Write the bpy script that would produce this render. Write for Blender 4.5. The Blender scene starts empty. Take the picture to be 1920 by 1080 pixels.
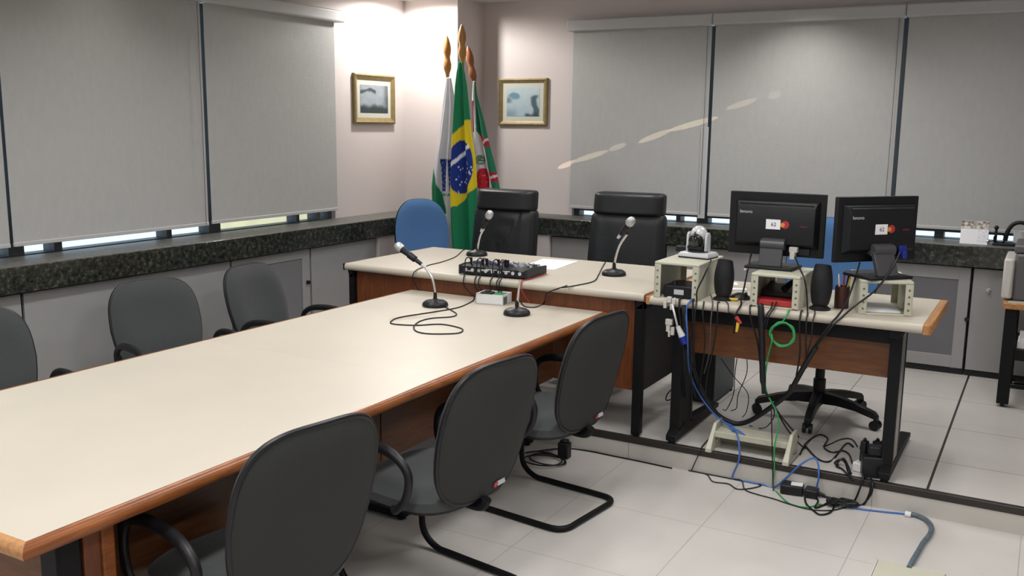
import bpy, bmesh, math, random
from mathutils import Vector, Matrix, Euler
from mathutils.noise import noise as pnoise

S = bpy.context.scene
C = S.collection
PI = math.pi
random.seed(7)

# ---------------------------------------------------------------- camera
FPX = 1777.5
YAW, PITCH, ROLL = -0.51497, 0.17055, -0.011616
CAM = Vector((0.0, 0.0, 1.72))
cy_, sy_, cp_, sp_ = math.cos(YAW), math.sin(YAW), math.cos(PITCH), math.sin(PITCH)
FWD = Vector((sy_*cp_, cy_*cp_, -sp_))
R0 = Vector((cy_, -sy_, 0)); D0 = FWD.cross(R0)
cr_, sr_ = math.cos(ROLL), math.sin(ROLL)
RIGHT = R0*cr_ + D0*sr_
DOWN = D0*cr_ - R0*sr_
cam_d = bpy.data.cameras.new('camera'); cam_d.sensor_width = 36.0; cam_d.lens = FPX/1920*36.0
cam_d.clip_start = 0.05; cam_d.clip_end = 200
cam = bpy.data.objects.new('camera', cam_d); C.objects.link(cam)
m3 = Matrix((RIGHT, -DOWN, -FWD)).transposed()
cam.matrix_world = Matrix.Translation(CAM) @ m3.to_4x4()
S.camera = cam
S.view_settings.view_transform = 'Standard'; S.view_settings.look = 'None'
S.view_settings.gamma = 1.0; S.view_settings.use_curve_mapping = False
S.view_settings.exposure = 0.22

def ray(px, py):
    return RIGHT*((px-960)/FPX) + DOWN*((py-540)/FPX) + FWD
def onz(px, py, z):
    d = ray(px, py); return CAM + d*((z-CAM.z)/d.z)
def ony(px, py, y):
    d = ray(px, py); return CAM + d*((y-CAM.y)/d.y)
def onx(px, py, x):
    d = ray(px, py); return CAM + d*((x-CAM.x)/d.x)

# ---------------------------------------------------------------- world and lights
W = bpy.data.worlds.new('daylight'); S.world = W; W.use_nodes = True
wn = W.node_tree.nodes; wn['Background'].inputs[0].default_value = (0.72, 0.86, 1.0, 1); wn['Background'].inputs[1].default_value = 1.6

CEIL = 2.72
def area(name, loc, sx, sy, power, col=(1, .988, .98), rot=(0, 0, 0), spread=PI):
    l = bpy.data.lights.new(name, 'AREA'); l.shape = 'RECTANGLE'; l.size = sx; l.size_y = sy
    l.energy = power; l.color = col; l.spread = spread
    o = bpy.data.objects.new(name, l); C.objects.link(o); o.location = loc; o.rotation_euler = rot
    return o
def spot(name, loc, target, power, angle, blend, col, size=0.03, scale=None):
    l = bpy.data.lights.new(name, 'SPOT'); l.energy = power; l.spot_size = angle; l.spot_blend = blend
    l.color = col; l.shadow_soft_size = size
    o = bpy.data.objects.new(name, l); C.objects.link(o); o.location = loc
    o.rotation_euler = (Vector(target)-Vector(loc)).to_track_quat('-Z', 'Y').to_euler()
    if scale: o.scale = scale
    return o
# fluorescent fittings in the ceiling (their housings are built below, at the same spots)
TUBE_SPOTS = [(-3.3, 1.2), (-1.4, 1.2), (0.5, 1.2), (-3.3, 3.4), (-1.4, 3.4), (0.5, 3.4), (-2.6, 5.55), (-0.7, 5.55), (-2.4, -1.0), (0.2, -1.0), (-3.95, 5.15)]  # last one is an added lamp, brightening the dim pier corner
for i, (x, y) in enumerate(TUBE_SPOTS):
    area('ceiling_tube_light', (x, y, CEIL-0.035), 0.25, 1.15, (2.2 if x < -3.5 else 12.5) if y > 5 else (16.5 if y > 3 else 20.0), spread=math.radians(150))
# recessed downlights
spot('corner_downlight', (-4.45, 6.26, CEIL-0.012), (-4.45, 6.28, 0), 80, math.radians(172), 0.35, (1, .97, .92), 0.04)
spot('window_downlight', (-1.6, 6.5, CEIL-0.02), (-1.6, 6.6, 0), 34, math.radians(130), 0.9, (1, .97, .92), 0.05)
spot('left_downlight', (-4.35, 3.6, CEIL-0.02), (-4.4, 3.6, 0), 5, math.radians(130), 0.9, (1, .97, .92), 0.05)
# spots added at the left sill, imitating low sun mirrored onto the rear wall
def streak(p0, p1, power):
    a = ony(*p0, 6.99); b = ony(*p1, 6.99); mid = (a+b)/2
    src = Vector((-4.45, 3.2, 1.05))
    d = mid-src; L = d.length
    o = spot('sun_streak_stand_in', src, mid, power*75, 2*math.atan(0.5*(b-a).length/L), 0.12, (1, .80, .50), 0.0)
    z = -d.normalized(); xax = (b-a); xax = (xax - z*xax.dot(z)); half = xax.length/2; xax.normalize()
    yax = z.cross(xax)
    o.rotation_euler = Matrix((xax, yax, z)).transposed().to_euler()
    o.data.spot_size = 2*math.atan(half/L)
    o.scale = (1, 0.022/half, 1)
for p0, p1, w in [((1036, 317), (1076, 302), 4), ((1072, 304), (1138, 283), 3), ((1140, 282), (1172, 270), 2.5),
                  ((1194, 268), (1256, 244), 4), ((1250, 246), (1345, 220), 5), ((1358, 205), (1418, 186), 3), ((1440, 182), (1460, 174), 2.2)]:
    streak(p0, p1, w)

# ---------------------------------------------------------------- materials
def mat(name, col, rough=0.5, metal=0.0, spec=0.5, var=0.0, vscale=20.0, bump=0.0, bscale=60.0, stretch=(1, 1, 1), coat=0.0, sheen=0.0, trans=0.0, emit=None):
    m = bpy.data.materials.new(name); m.use_nodes = True
    nt = m.node_tree; b = nt.nodes['Principled BSDF']
    b.inputs['Base Color'].default_value = (*col, 1); b.inputs['Roughness'].default_value = rough
    b.inputs['Metallic'].default_value = metal; b.inputs['Specular IOR Level'].default_value = spec
    if coat: b.inputs['Coat Weight'].default_value = coat; b.inputs['Coat Roughness'].default_value = 0.15
    if sheen: b.inputs['Sheen Weight'].default_value = sheen
    if trans: b.inputs['Transmission Weight'].default_value = trans
    if emit: b.inputs['Emission Color'].default_value = (*emit[:3], 1); b.inputs['Emission Strength'].default_value = emit[3]
    tc = nt.nodes.new('ShaderNodeTexCoord'); mp = nt.nodes.new('ShaderNodeMapping'); mp.inputs['Scale'].default_value = stretch
    nt.links.new(tc.outputs['Object'], mp.inputs['Vector'])
    if var:
        n = nt.nodes.new('ShaderNodeTexNoise'); n.inputs['Scale'].default_value = vscale; n.inputs['Detail'].default_value = 4
        nt.links.new(mp.outputs[0], n.inputs['Vector'])
        r = nt.nodes.new('ShaderNodeValToRGB')
        r.color_ramp.elements[0].position = 0.3; r.color_ramp.elements[1].position = 0.7
        r.color_ramp.elements[0].color = (*[c*(1-var) for c in col], 1); r.color_ramp.elements[1].color = (*[min(1, c*(1+var)) for c in col], 1)
        nt.links.new(n.outputs['Fac'], r.inputs['Fac']); nt.links.new(r.outputs['Color'], b.inputs['Base Color'])
    if bump:
        n2 = nt.nodes.new('ShaderNodeTexNoise'); n2.inputs['Scale'].default_value = bscale; n2.inputs['Detail'].default_value = 2
        nt.links.new(mp.outputs[0], n2.inputs['Vector'])
        bp = nt.nodes.new('ShaderNodeBump'); bp.inputs['Strength'].default_value = bump; bp.inputs['Distance'].default_value = 0.01
        nt.links.new(n2.outputs['Fac'], bp.inputs['Height']); nt.links.new(bp.outputs[0], b.inputs['Normal'])
    return m

def tile_mat(name, col, x0, y0, pitch, jcol, jw=0.0035, rough=0.3, dark_x=None, side=False):
    m = mat(name, col, rough, spec=0.45)
    nt = m.node_tree; b = nt.nodes['Principled BSDF']; N = nt.nodes.new; L = nt.links.new
    tc = N('ShaderNodeTexCoord'); sep = N('ShaderNodeSeparateXYZ'); L(tc.outputs['Object'], sep.inputs[0])
    def M(op, a, c=None):
        n = N('ShaderNodeMath'); n.operation = op
        for i, v in enumerate((a, c)):
            if v is None: continue
            if isinstance(v, (int, float)): n.inputs[i].default_value = v
            else: L(v, n.inputs[i])
        return n.outputs[0]
    def line(out, o0, w):
        f = M('FLOORED_MODULO', M('SUBTRACT', out, o0 - pitch/2), pitch)
        return M('LESS_THAN', M('ABSOLUTE', M('SUBTRACT', f, pitch/2)), w)
    lx = line(sep.outputs['X'], x0, jw)
    k = lx if side else M('MAXIMUM', lx, line(sep.outputs['Y'], y0, jw))
    noi = N('ShaderNodeTexNoise'); noi.inputs['Scale'].default_value = 3.0; noi.inputs['Detail'].default_value = 5; L(tc.outputs['Object'], noi.inputs['Vector'])
    rp = N('ShaderNodeValToRGB'); L(noi.outputs['Fac'], rp.inputs['Fac'])
    rp.color_ramp.elements[0].position = .35; rp.color_ramp.elements[1].position = .65
    rp.color_ramp.elements[0].color = (*[c*.95 for c in col], 1); rp.color_ramp.elements[1].color = (*[c*1.03 for c in col], 1)
    mx = N('ShaderNodeMix'); mx.data_type = 'RGBA'; L(k, mx.inputs['Factor']); L(rp.outputs[0], mx.inputs['A']); mx.inputs['B'].default_value = (*jcol, 1)
    out = mx.outputs['Result']
    if dark_x is not None:
        kd = M('LESS_THAN', M('ABSOLUTE', M('SUBTRACT', sep.outputs['X'], dark_x)), 0.006)
        m2 = N('ShaderNodeMix'); m2.data_type = 'RGBA'; L(kd, m2.inputs['Factor']); L(out, m2.inputs['A']); m2.inputs['B'].default_value = (.03, .025, .022, 1)
        out = m2.outputs['Result']
    L(out, b.inputs['Base Color'])
    return m

def wood_mat(name, dark, light, axis='X', rough=0.35, scale=9.0):
    m = mat(name, light, rough, spec=0.4)
    nt = m.node_tree; b = nt.nodes['Principled BSDF']; N = nt.nodes.new; L = nt.links.new
    tc = N('ShaderNodeTexCoord'); mp = N('ShaderNodeMapping')
    st = {'X': (.12, 1, 1), 'Y': (1, .12, 1), 'Z': (1, 1, .12)}[axis]
    mp.inputs['Scale'].default_value = st; L(tc.outputs['Object'], mp.inputs[0])
    n = N('ShaderNodeTexNoise'); n.inputs['Scale'].default_value = scale*6; n.inputs['Detail'].default_value = 6; n.inputs['Distortion'].default_value = .6
    L(mp.outputs[0], n.inputs['Vector'])
    r = N('ShaderNodeValToRGB'); r.color_ramp.elements[0].position = .32; r.color_ramp.elements[1].position = .68
    r.color_ramp.elements[0].color = (*dark, 1); r.color_ramp.elements[1].color = (*light, 1)
    L(n.outputs['Fac'], r.inputs['Fac']); L(r.outputs[0], b.inputs['Base Color'])
    return m

def granite_mat():
    m = mat('dark_granite', (.03, .035, .03), 0.18, spec=0.6)
    nt = m.node_tree; b = nt.nodes['Principled BSDF']; N = nt.nodes.new; L = nt.links.new
    tc = N('ShaderNodeTexCoord')
    n = N('ShaderNodeTexNoise'); n.inputs['Scale'].default_value = 38; n.inputs['Detail'].default_value = 8; n.inputs['Roughness'].default_value = .7
    L(tc.outputs['Object'], n.inputs['Vector'])
    r = N('ShaderNodeValToRGB'); e = r.color_ramp.elements
    e[0].position = .38; e[0].color = (.010, .011, .010, 1); e[1].position = .72; e[1].color = (.16, .16, .11, 1)
    k = e.new(.55); k.color = (.035, .040, .032, 1)
    L(n.outputs['Fac'], r.inputs['Fac']); L(r.outputs[0], b.inputs['Base Color'])
    return m

def mesh_mat():
    # perforated grey sheet: small dark holes on a fine grid
    m = mat('perforated_sheet', (.2, .2, .215), 0.55)
    nt = m.node_tree; b = nt.nodes['Principled BSDF']; N = nt.nodes.new; L = nt.links.new
    tc = N('ShaderNodeTexCoord'); v = N('ShaderNodeTexVoronoi'); v.inputs['Scale'].default_value = 160; v.inputs['Randomness'].default_value = 0
    L(tc.outputs['Object'], v.inputs['Vector'])
    r = N('ShaderNodeValToRGB'); r.color_ramp.elements[0].position = .25; r.color_ramp.elements[1].position = .4
    r.color_ramp.elements[0].color = (.04, .04, .045, 1); r.color_ramp.elements[1].color = (.19, .19, .20, 1)
    L(v.outputs['Distance'], r.inputs['Fac']); L(r.outputs[0], b.inputs['Base Color'])
    return m

def paint_mat(name, rough=0.8):
    m = mat(name, (1, 1, 1), rough, spec=0.25)
    nt = m.node_tree; a = nt.nodes.new('ShaderNodeAttribute'); a.attribute_name = 'Col'
    nt.links.new(a.outputs['Color'], nt.nodes['Principled BSDF'].inputs['Base Color'])
    return m

def glass_mat():
    m = bpy.data.materials.new('window_glass'); m.use_nodes = True; nt = m.node_tree; nt.nodes.clear()
    o = nt.nodes.new('ShaderNodeOutputMaterial'); t = nt.nodes.new('ShaderNodeBsdfTransparent'); g = nt.nodes.new('ShaderNodeBsdfGlossy')
    g.inputs['Roughness'].default_value = 0.02; x = nt.nodes.new('ShaderNodeMixShader'); x.inputs[0].default_value = 0.08
    t.inputs[0].default_value = (.9, .95, .97, 1)
    nt.links.new(t.outputs[0], x.inputs[1]); nt.links.new(g.outputs[0], x.inputs[2]); nt.links.new(x.outputs[0], o.inputs[0])
    return m

M = {}
M['wall'] = mat('pink_plaster', (.64, .58, .565), .85, spec=.2, bump=.05, bscale=120)
M['ceiling'] = mat('ceiling_panel', (.62, .62, .60), .9, spec=.2, var=.03, vscale=6)
M['floor'] = tile_mat('floor_tile', (.56, .53, .50), -1.195, 3.82, .61, (.40, .37, .34), .0022)
M['dais'] = tile_mat('dais_tile', (.54, .51, .48), -.97, 6.11, .61, (.20, .18, .165), .0028, dark_x=-.362)
M['riser'] = tile_mat('riser_tile', (.50, .48, .44), -1.8, 0, 1.21, (.26, .24, .22), .002, side=True)
M['nosing'] = mat('dark_nosing', (.022, .017, .015), .4)
M['granite'] = granite_mat()
M['granite_top'] = mat('sheen_tinted_granite', (.115, .112, .10), .42, spec=.6, var=.45, vscale=45)  # same stone made paler, gloss reflection of the top put into its colour
M['laminate'] = mat('grey_laminate', (.325, .322, .318), .45, var=.02, vscale=8)
M['perf'] = mesh_mat()
M['gap'] = mat('dark_gap', (.03, .03, .032), .8)
M['blind'] = mat('blind_fabric', (.46, .46, .452), .9, spec=.15, bump=.25, bscale=260, stretch=(1, 1, .35), var=.025, vscale=30)
M['cassette'] = mat('cassette_aluminium', (.50, .50, .50), .4, spec=.5)
M['frame'] = mat('window_frame_metal', (.065, .067, .07), .5)
M['glass'] = glass_mat()
M['cream'] = mat('cream_laminate', (.50, .452, .375), .42, spec=.35, var=.025, vscale=3)
M['edge'] = wood_mat('reddish_edge_wood', (.15, .044, .011), (.28, .090, .023), 'Y', .3)
M['edgex'] = wood_mat('honey_edge_wood', (.34, .15, .05), (.50, .25, .09), 'Y', .35)
M['panel'] = wood_mat('brown_panel_wood', (.11, .040, .014), (.18, .066, .022), 'X', .4)
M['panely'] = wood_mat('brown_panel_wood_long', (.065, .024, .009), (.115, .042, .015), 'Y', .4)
M['panelz'] = wood_mat('desk_front_wood', (.105, .031, .010), (.175, .053, .016), 'Z', .4)
M['darkpanel'] = wood_mat('dark_side_panel', (.018, .013, .012), (.030, .022, .019), 'Y', .5)
M['steel'] = mat('black_steel', (.007, .007, .008), .5, spec=.18)
M['greysteel'] = mat('grey_steel', (.33, .34, .33), .35, metal=.6)
M['plastic'] = mat('black_plastic', (.010, .010, .012), .42, spec=.35)
M['fabric'] = mat('charcoal_fabric', (.058, .063, .064), .92, spec=.2, var=.10, vscale=240, bump=.25, bscale=400, sheen=.15)
M['shell'] = mat('charcoal_back_cloth', (.036, .038, .036), .85, spec=.25, var=.06, vscale=200)
M['blue'] = mat('blue_fabric', (.085, .19, .40), .92, spec=.2, var=.08, vscale=220, bump=.2, bscale=400, sheen=.1)
M['leather'] = mat('black_leather', (.010, .011, .012), .42, spec=.45, bump=.10, bscale=90)
M['chrome'] = mat('chrome', (.72, .71, .69), .33, metal=1)
M['grille'] = mat('silver_grille', (.52, .53, .55), .45, metal=.7, var=.25, vscale=400)
M['grilledark'] = mat('grey_grille', (.20, .21, .22), .5, metal=.6, var=.25, vscale=400)
M['wood'] = wood_mat('turned_wood', (.33, .15, .04), (.50, .26, .08), 'Z', .35, 4)
M['woodred'] = wood_mat('red_turned_wood', (.22, .08, .03), (.36, .14, .06), 'Z', .3, 4)
M['gold'] = mat('gilt_frame', (.24, .18, .075), .45, metal=.2, var=.15, vscale=30)
M['mount'] = mat('cream_mount', (.52, .52, .46), .85)
M['white'] = mat('white_plastic', (.72, .72, .72), .4)
M['paper'] = mat('white_paper', (.86, .86, .88), .8)
M['beige'] = mat('beige_plastic', (.50, .49, .39), .5, var=.03, vscale=20)
M['hole'] = mat('dark_perforation', (.16, .14, .11), .8)
M['silver'] = mat('silver_plastic', (.56, .56, .58), .3, metal=.15)
M['lens'] = mat('lens_glass', (.006, .006, .008), .08, spec=.8)
M['red'] = mat('red_plastic', (.42, .03, .03), .45)
M['yellow'] = mat('yellow_plastic', (.70, .50, .04), .45)
M['green'] = mat('green_cable', (.02, .30, .08), .45)
M['bluecable'] = mat('blue_cable', (.045, .14, .42), .5)
M['blueplug'] = mat('blue_plug', (.01, .025, .26), .4)
M['spiral'] = mat('blue_grey_conduit', (.10, .135, .16), .45, var=.3, vscale=60)
M['brown'] = mat('brown_cup', (.055, .018, .012), .4)
M['teal'] = mat('dark_teal_metal', (.008, .024, .030), .45)
M['pc'] = mat('charcoal_case', (.010, .012, .014), .5)
M['monitor'] = mat('monitor_black', (.009, .0095, .011), .45, spec=.3)
M['neck'] = mat('monitor_neck_grey', (.060, .060, .066), .4)
M['paint'] = paint_mat('painted_cloth', .85)
M['print'] = paint_mat('printed_picture', .5)
M['printer'] = mat('printer_grey', (.10, .10, .10), .5)
M['offwhite'] = mat('offwhite_plastic', (.55, .53, .49), .45)
M['knobs'] = mat('blue_grey_knob', (.055, .075, .13), .4)
M['circuit'] = mat('green_card', (.05, .22, .10), .5)
M['logo'] = mat('pale_logo', (.55, .56, .58), .5)
M['dimred'] = mat('dark_red_mark', (.12, .008, .012), .5)
M['orange'] = mat('orange_mark', (.72, .25, .05), .5)
M['backdrop'] = mat('backdrop', (.80, .62, .34), .9, var=.15, vscale=1.5)  # warm base colour imitates sunlight; only the sky lights it

# ---------------------------------------------------------------- mesh helpers
class B:
    def __init__(s): s.bm = bmesh.new()
    def box(s, c, d, rot=None, mi=0):
        r = bmesh.ops.create_cube(s.bm, size=1.0)['verts']
        mtx = Matrix.Translation(Vector(c)) @ (rot.to_matrix().to_4x4() if rot is not None else Matrix.Identity(4)) @ Matrix.Diagonal((*d, 1))
        bmesh.ops.transform(s.bm, matrix=mtx, verts=r)
        for f in set(f for v in r for f in v.link_faces): f.material_index = mi
        return s
    def bb(s, x0, x1, y0, y1, z0, z1, mi=0):
        return s.box(((x0+x1)/2, (y0+y1)/2, (z0+z1)/2), (abs(x1-x0), abs(y1-y0), abs(z1-z0)), mi=mi)
    def rings(s, rings, cap=True, closed=True):
        vs = [[s.bm.verts.new(p) for p in r] for r in rings]; n = len(rings[0])
        for a, b in zip(vs[:-1], vs[1:]):
            for i in range(n if closed else n-1):
                j = (i+1) % n
                s.bm.faces.new((a[i], a[j], b[j], b[i]))
        if cap and closed:
            s.bm.faces.new(list(reversed(vs[0]))); s.bm.faces.new(vs[-1])
        return s
    def cyl(s, p0, p1, r0, r1=None, n=20):
        r1 = r0 if r1 is None else r1
        p0, p1 = Vector(p0), Vector(p1); q = (p1-p0).to_track_quat('Z', 'Y'); X = q @ Vector((1, 0, 0)); Y = q @ Vector((0, 1, 0))
        return s.rings([[p + X*r*math.cos(2*PI*i/n) + Y*r*math.sin(2*PI*i/n) for i in range(n)] for p, r in ((p0, r0), (p1, r1))])
    def lathe(s, prof, c=(0, 0, 0), n=24, axis=None):
        c = Vector(c); q = Vector(axis).to_track_quat('Z', 'Y') if axis is not None else None
        R = []
        for r, z in prof:
            ring = []
            for i in range(n):
                p = Vector((max(r, 1e-4)*math.cos(2*PI*i/n), max(r, 1e-4)*math.sin(2*PI*i/n), z))
                ring.append(c + (q @ p if q else p))
            R.append(ring)
        return s.rings(R)
    def tube(s, pts, r, n=8, smooth=6, closed=False):
        P = [Vector(p) for p in pts]
        if smooth: P = catmull(P, smooth, closed)
        rad = r if callable(r) else (lambda t: r)
        m = len(P); prev = None; R = []
        for i in range(m):
            if closed: t = P[(i+1) % m]-P[i-1]
            else: t = P[min(i+1, m-1)]-P[max(i-1, 0)]
            if t.length < 1e-9: t = Vector((0, 0, 1))
            t.normalize()
            if prev is None:
                u = t.cross(Vector((0, 0, 1)))
                if u.length < 1e-3: u = t.cross(Vector((0, 1, 0)))
            else:
                u = prev - t*prev.dot(t)
                if u.length < 1e-6: u = t.cross(Vector((0.3, 0.5, 1)))
            u.normalize(); prev = u; v = t.cross(u); k = rad(i/max(1, m-1))
            R.append([P[i] + u*k*math.cos(2*PI*j/n) + v*k*math.sin(2*PI*j/n) for j in range(n)])
        if closed: R.append(R[0]); return s.rings(R, cap=False)
        return s.rings(R)
    def prism(s, outline, z0, z1):
        # outline in xy, extruded in z
        return s.rings([[Vector((x, y, z0)) for x, y in outline], [Vector((x, y, z1)) for x, y in outline]])
    def pad(s, half, exp, fz, bz, rings=9, n=48, place=None):
        # cushion: superellipse outline half=(a,b); fz/bz(r,u,v)-> front/back height
        def pt(r, k, f):
            t = 2*PI*k/n; cu, su = math.cos(t), math.sin(t)
            u = math.copysign(abs(cu)**(2/exp), cu)*r; v = math.copysign(abs(su)**(2/exp), su)*r
            p = Vector((u*half[0], v*half[1], f(r, u, v)))
            return place(p) if place else p
        rr = [math.sin(PI/2*(i+1)/rings) for i in range(rings)]
        R = [[pt(r, k, fz) for k in range(n)] for r in rr] + [[pt(r, k, bz) for k in range(n)] for r in reversed(rr)]
        return s.rings(R)
    def sphere(s, c, r, sc=(1, 1, 1), u=20, v=14):
        q = bmesh.ops.create_uvsphere(s.bm, u_segments=u, v_segments=v, radius=r)['verts']
        bmesh.ops.transform(s.bm, matrix=Matrix.Translation(Vector(c)) @ Matrix.Diagonal((*sc, 1)), verts=q); return s

def catmull(P, k, closed=False):
    out = []; n = len(P)
    if n < 3 and not closed: return P
    for i in range(n if closed else n-1):
        if closed: a, b, c, d = P[i-1], P[i], P[(i+1) % n], P[(i+2) % n]
        else: a, b, c, d = P[max(i-1, 0)], P[i], P[i+1], P[min(i+2, n-1)]
        for j in range(k):
            t = j/k
            out.append(0.5*((2*b) + (c-a)*t + (2*a-5*b+4*c-d)*t*t + (3*b-a-3*c+d)*t**3))
    if not closed: out.append(P[-1].copy())
    return out

def obj(name, b, m, parent=None, bevel=0.0, smooth=True, seg=2, loc=None, angle=38):
    bm = b.bm if isinstance(b, B) else b
    bmesh.ops.remove_doubles(bm, verts=bm.verts, dist=1e-6)
    bmesh.ops.recalc_face_normals(bm, faces=bm.faces)
    me = bpy.data.meshes.new(name); bm.to_mesh(me); bm.free()
    for mm in (m if isinstance(m, (list, tuple)) else [m]): me.materials.append(mm)
    if smooth:
        me.shade_smooth(); me.set_sharp_from_angle(angle=math.radians(angle))
    o = bpy.data.objects.new(name, me); C.objects.link(o)
    if parent is not None: o.parent = parent
    if loc is not None: o.location = loc
    if bevel:
        md = o.modifiers.new('bevel', 'BEVEL'); md.width = bevel; md.segments = seg; md.limit_method = 'ANGLE'; md.angle_limit = math.radians(40); md.harden_normals = False
    return o
def thing(name, label, cat, loc=(0, 0, 0), rz=0.0, group=None):
    o = bpy.data.objects.new(name, None); C.objects.link(o); o.empty_display_size = .1
    o.location = loc; o.rotation_euler = (0, 0, rz); tag(o, label, cat, group); return o
def tag(o, label, cat, group=None):
    o['label'] = label; o['category'] = cat
    if group: o['group'] = group
    return o
def struct(name, b, m, **k):
    o = obj(name, b, m, **k); o['kind'] = 'structure'; return o
def children(o): return [c for c in C.objects if c.parent == o]
def dup(root, loc, rz, label, group=None):
    def cp(o, par):
        c = o.copy(); C.objects.link(c); c.parent = par
        for ch in children(o): cp(ch, c)
        return c
    r = cp(root, None); r.location = loc; r.rotation_euler = (0, 0, rz); r['label'] = label
    if group: r['group'] = group
    return r
def text(name, s, size, m, parent, loc, rot, depth=0.0004):
    cu = bpy.data.curves.new(name, 'FONT'); cu.body = s; cu.size = size; cu.align_x = 'CENTER'; cu.align_y = 'CENTER'; cu.extrude = depth
    t = bpy.data.objects.new(name, cu); C.objects.link(t)
    dg = bpy.context.evaluated_depsgraph_get(); me = bpy.data.meshes.new_from_object(t.evaluated_get(dg))
    bpy.data.objects.remove(t); o = bpy.data.objects.new(name, me); C.objects.link(o)
    me.materials.clear(); me.materials.append(m); o.parent = parent; o.location = loc; o.rotation_euler = rot
    return o
# ================================================================ setting
XL, YB, DZ = -4.82, 7.05, 0.12          # left wall, rear wall, dais height
XR, YN, DY = 2.6, -2.6, 4.44            # right wall, near wall, dais edge
WZ0, WZ1 = 0.985, 2.50                  # window openings
struct('floor', B().bb(XL-.2, XR+.2, YN-.2, DY+.02, -.1, 0), M['floor'], smooth=False)
struct('floor_dais', B().bb(XL, XR, DY+.012, YB, -.05, DZ), M['dais'], smooth=False)
struct('trim_dais_riser', B().bb(XL, XR, DY, DY+.012, 0, DZ-.03), M['riser'], smooth=False)
struct('trim_dais_nosing', B().bb(XL, XR, DY-.004, DY+.026, DZ-.032, DZ+.003), M['nosing'], bevel=.004)
struct('ceiling', B().bb(XL-.2, XR+.2, YN-.2, YB+.25, CEIL, CEIL+.1), M['ceiling'], smooth=False)
# left wall: parapet, pier beside the column, lintel
b = B().bb(XL-.18, XL, YN, YB+.2, 0, WZ0-.03).bb(XL-.18, XL, YN, 5.72, WZ1, CEIL).bb(XL-.18, XL, 5.72, YB+.2, WZ0-.03, CEIL)
struct('wall_left', b, M['wall'], smooth=False)
b = B().bb(XL, XR, YB, YB+.18, 0, WZ0-.03).bb(-3.43, .60, YB, YB+.18, WZ1, CEIL).bb(XL, -3.43, YB, YB+.18, WZ0-.03, CEIL).bb(.60, XR, YB, YB+.18, WZ0-.03, CEIL)
struct('wall_back', b, M['wall'], smooth=False)
struct('wall_right', B().bb(XR, XR+.18, YN, YB+.2, 0, CEIL), M['wall'], smooth=False)
struct('wall_near', B().bb(XL-.18, XR+.18, YN-.18, YN, 0, CEIL), M['wall'], smooth=False)
struct('wall_corner_column', B().bb(XL, -4.29, 6.64, YB, 0, CEIL), M['wall'], smooth=False)
# pink piers under the stone ledge next to the column
struct('trim_ledge_piers', B().bb(XL, -4.512, 5.87, 6.64, 0, .85).bb(-4.29, -3.475, 6.735, YB, 0, .85), M['wall'], smooth=False)

def window(n, horizontal, a0, a1, mull):
    root = thing('window_%d' % n, 'x', 'window'); 
    del root['label']; del root['category']; root['kind'] = 'structure'
    def bx(bb, u0, u1, w0, w1, z0, z1):
        if horizontal: bb.bb(u0, u1, YB+w0, YB+w1, z0, z1)
        else: bb.bb(XL-w1, XL-w0, u0, u1, z0, z1)
    fr = B(); bx(fr, a0, a1, .04, .13, WZ0-.035, WZ0+.004); bx(fr, a0, a1, .04, .13, WZ1-.05, WZ1)
    bx(fr, a0, a0+.05, .04, .13, WZ0, WZ1); bx(fr, a1-.05, a1, .04, .13, WZ0, WZ1)
    bx(fr, a0, a1, .04, .10, WZ0+(.045 if horizontal else .062), WZ0+.15)
    for u, w in mull: bx(fr, u-w/2, u+w/2, .03, .13, WZ0, WZ1)
    f = obj('window_frame', fr, M['frame'], root, smooth=False)
    g = B(); bx(g, a0, a1, .085, .09, WZ0, WZ1)
    obj('window_pane', g, M['glass'], root, smooth=False)
window(1, False, -1.5, 5.73, [(5.56, .035), (5.33, .03), (4.52, .10), (4.14, .04), (3.36, .05), (3.11, .09), (2.1, .06), (1.0, .06)])  # wide mullions added behind the blind gaps to shut out bright sky
window(2, True, -3.43, .60, [(-2.52, .035), (-2.325, .09), (-.97, .075), (-.645, .06), (.25, .06)])  # wide ones at the blind joints likewise added to darken the gaps

# block added outside, warm coloured to imitate sun glow under the left blinds
t = thing('sun_glow_backdrop', 'added sun-coloured facade outside, glimpsed under the left blinds', 'scene_backdrop', (-11.5, 13.0, -6))
obj('backdrop_wall', B().bb(-1.5, 0, -1.2, 2.6, 0, 14), M['backdrop'], t, smooth=False)
obj('parapet', B().bb(-1.6, .1, -1.3, 2.7, 14, 14.2), M['backdrop'], t, smooth=False)  # cap of the added backdrop

# ceiling fittings (above the frame, they light the room)
for i, (x, y) in enumerate(TUBE_SPOTS):  # the last housing goes with the added corner lamp
    t = thing('ceiling_light', 'recessed fluorescent ceiling fitting above the picture', 'ceiling light', (x, y, CEIL), 0, 'recessed fluorescent fittings')
    obj('housing', B().bb(-.17, -.145, -.62, .62, -.03, 0).bb(.145, .17, -.62, .62, -.03, 0).bb(-.17, .17, -.62, -.595, -.03, 0).bb(-.17, .17, .595, .62, -.03, 0), M['cassette'], t, smooth=False)

# ---------------------------------------------------------------- stone ledges
led = B().prism([(XL+.002, YN+.1), (-4.50, YN+.1), (-4.50, 6.638), (XL+.002, 6.638)], .957, .989)
lg = obj('stone_ledge', led, M['granite_top'], bevel=.003); tag(lg, 'dark speckled granite ledge running under the left window', 'ledge')
obj('apron', B().bb(-4.53, -4.496, YN+.1, 6.638, .85, .985), M['granite'], lg, bevel=.003)
led = B().prism([(-4.288, 6.722), (XR-.02, 6.722), (XR-.02, YB-.002), (-4.288, YB-.002)], .957, .989)
lg = obj('stone_ledge', led, M['granite_top'], bevel=.003); obj('apron', B().bb(-4.288, XR-.02, 6.717, 6.75, .85, .985), M['granite'], lg, bevel=.003); tag(lg, 'dark speckled granite ledge along the rear wall behind the desks', 'ledge')

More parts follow.
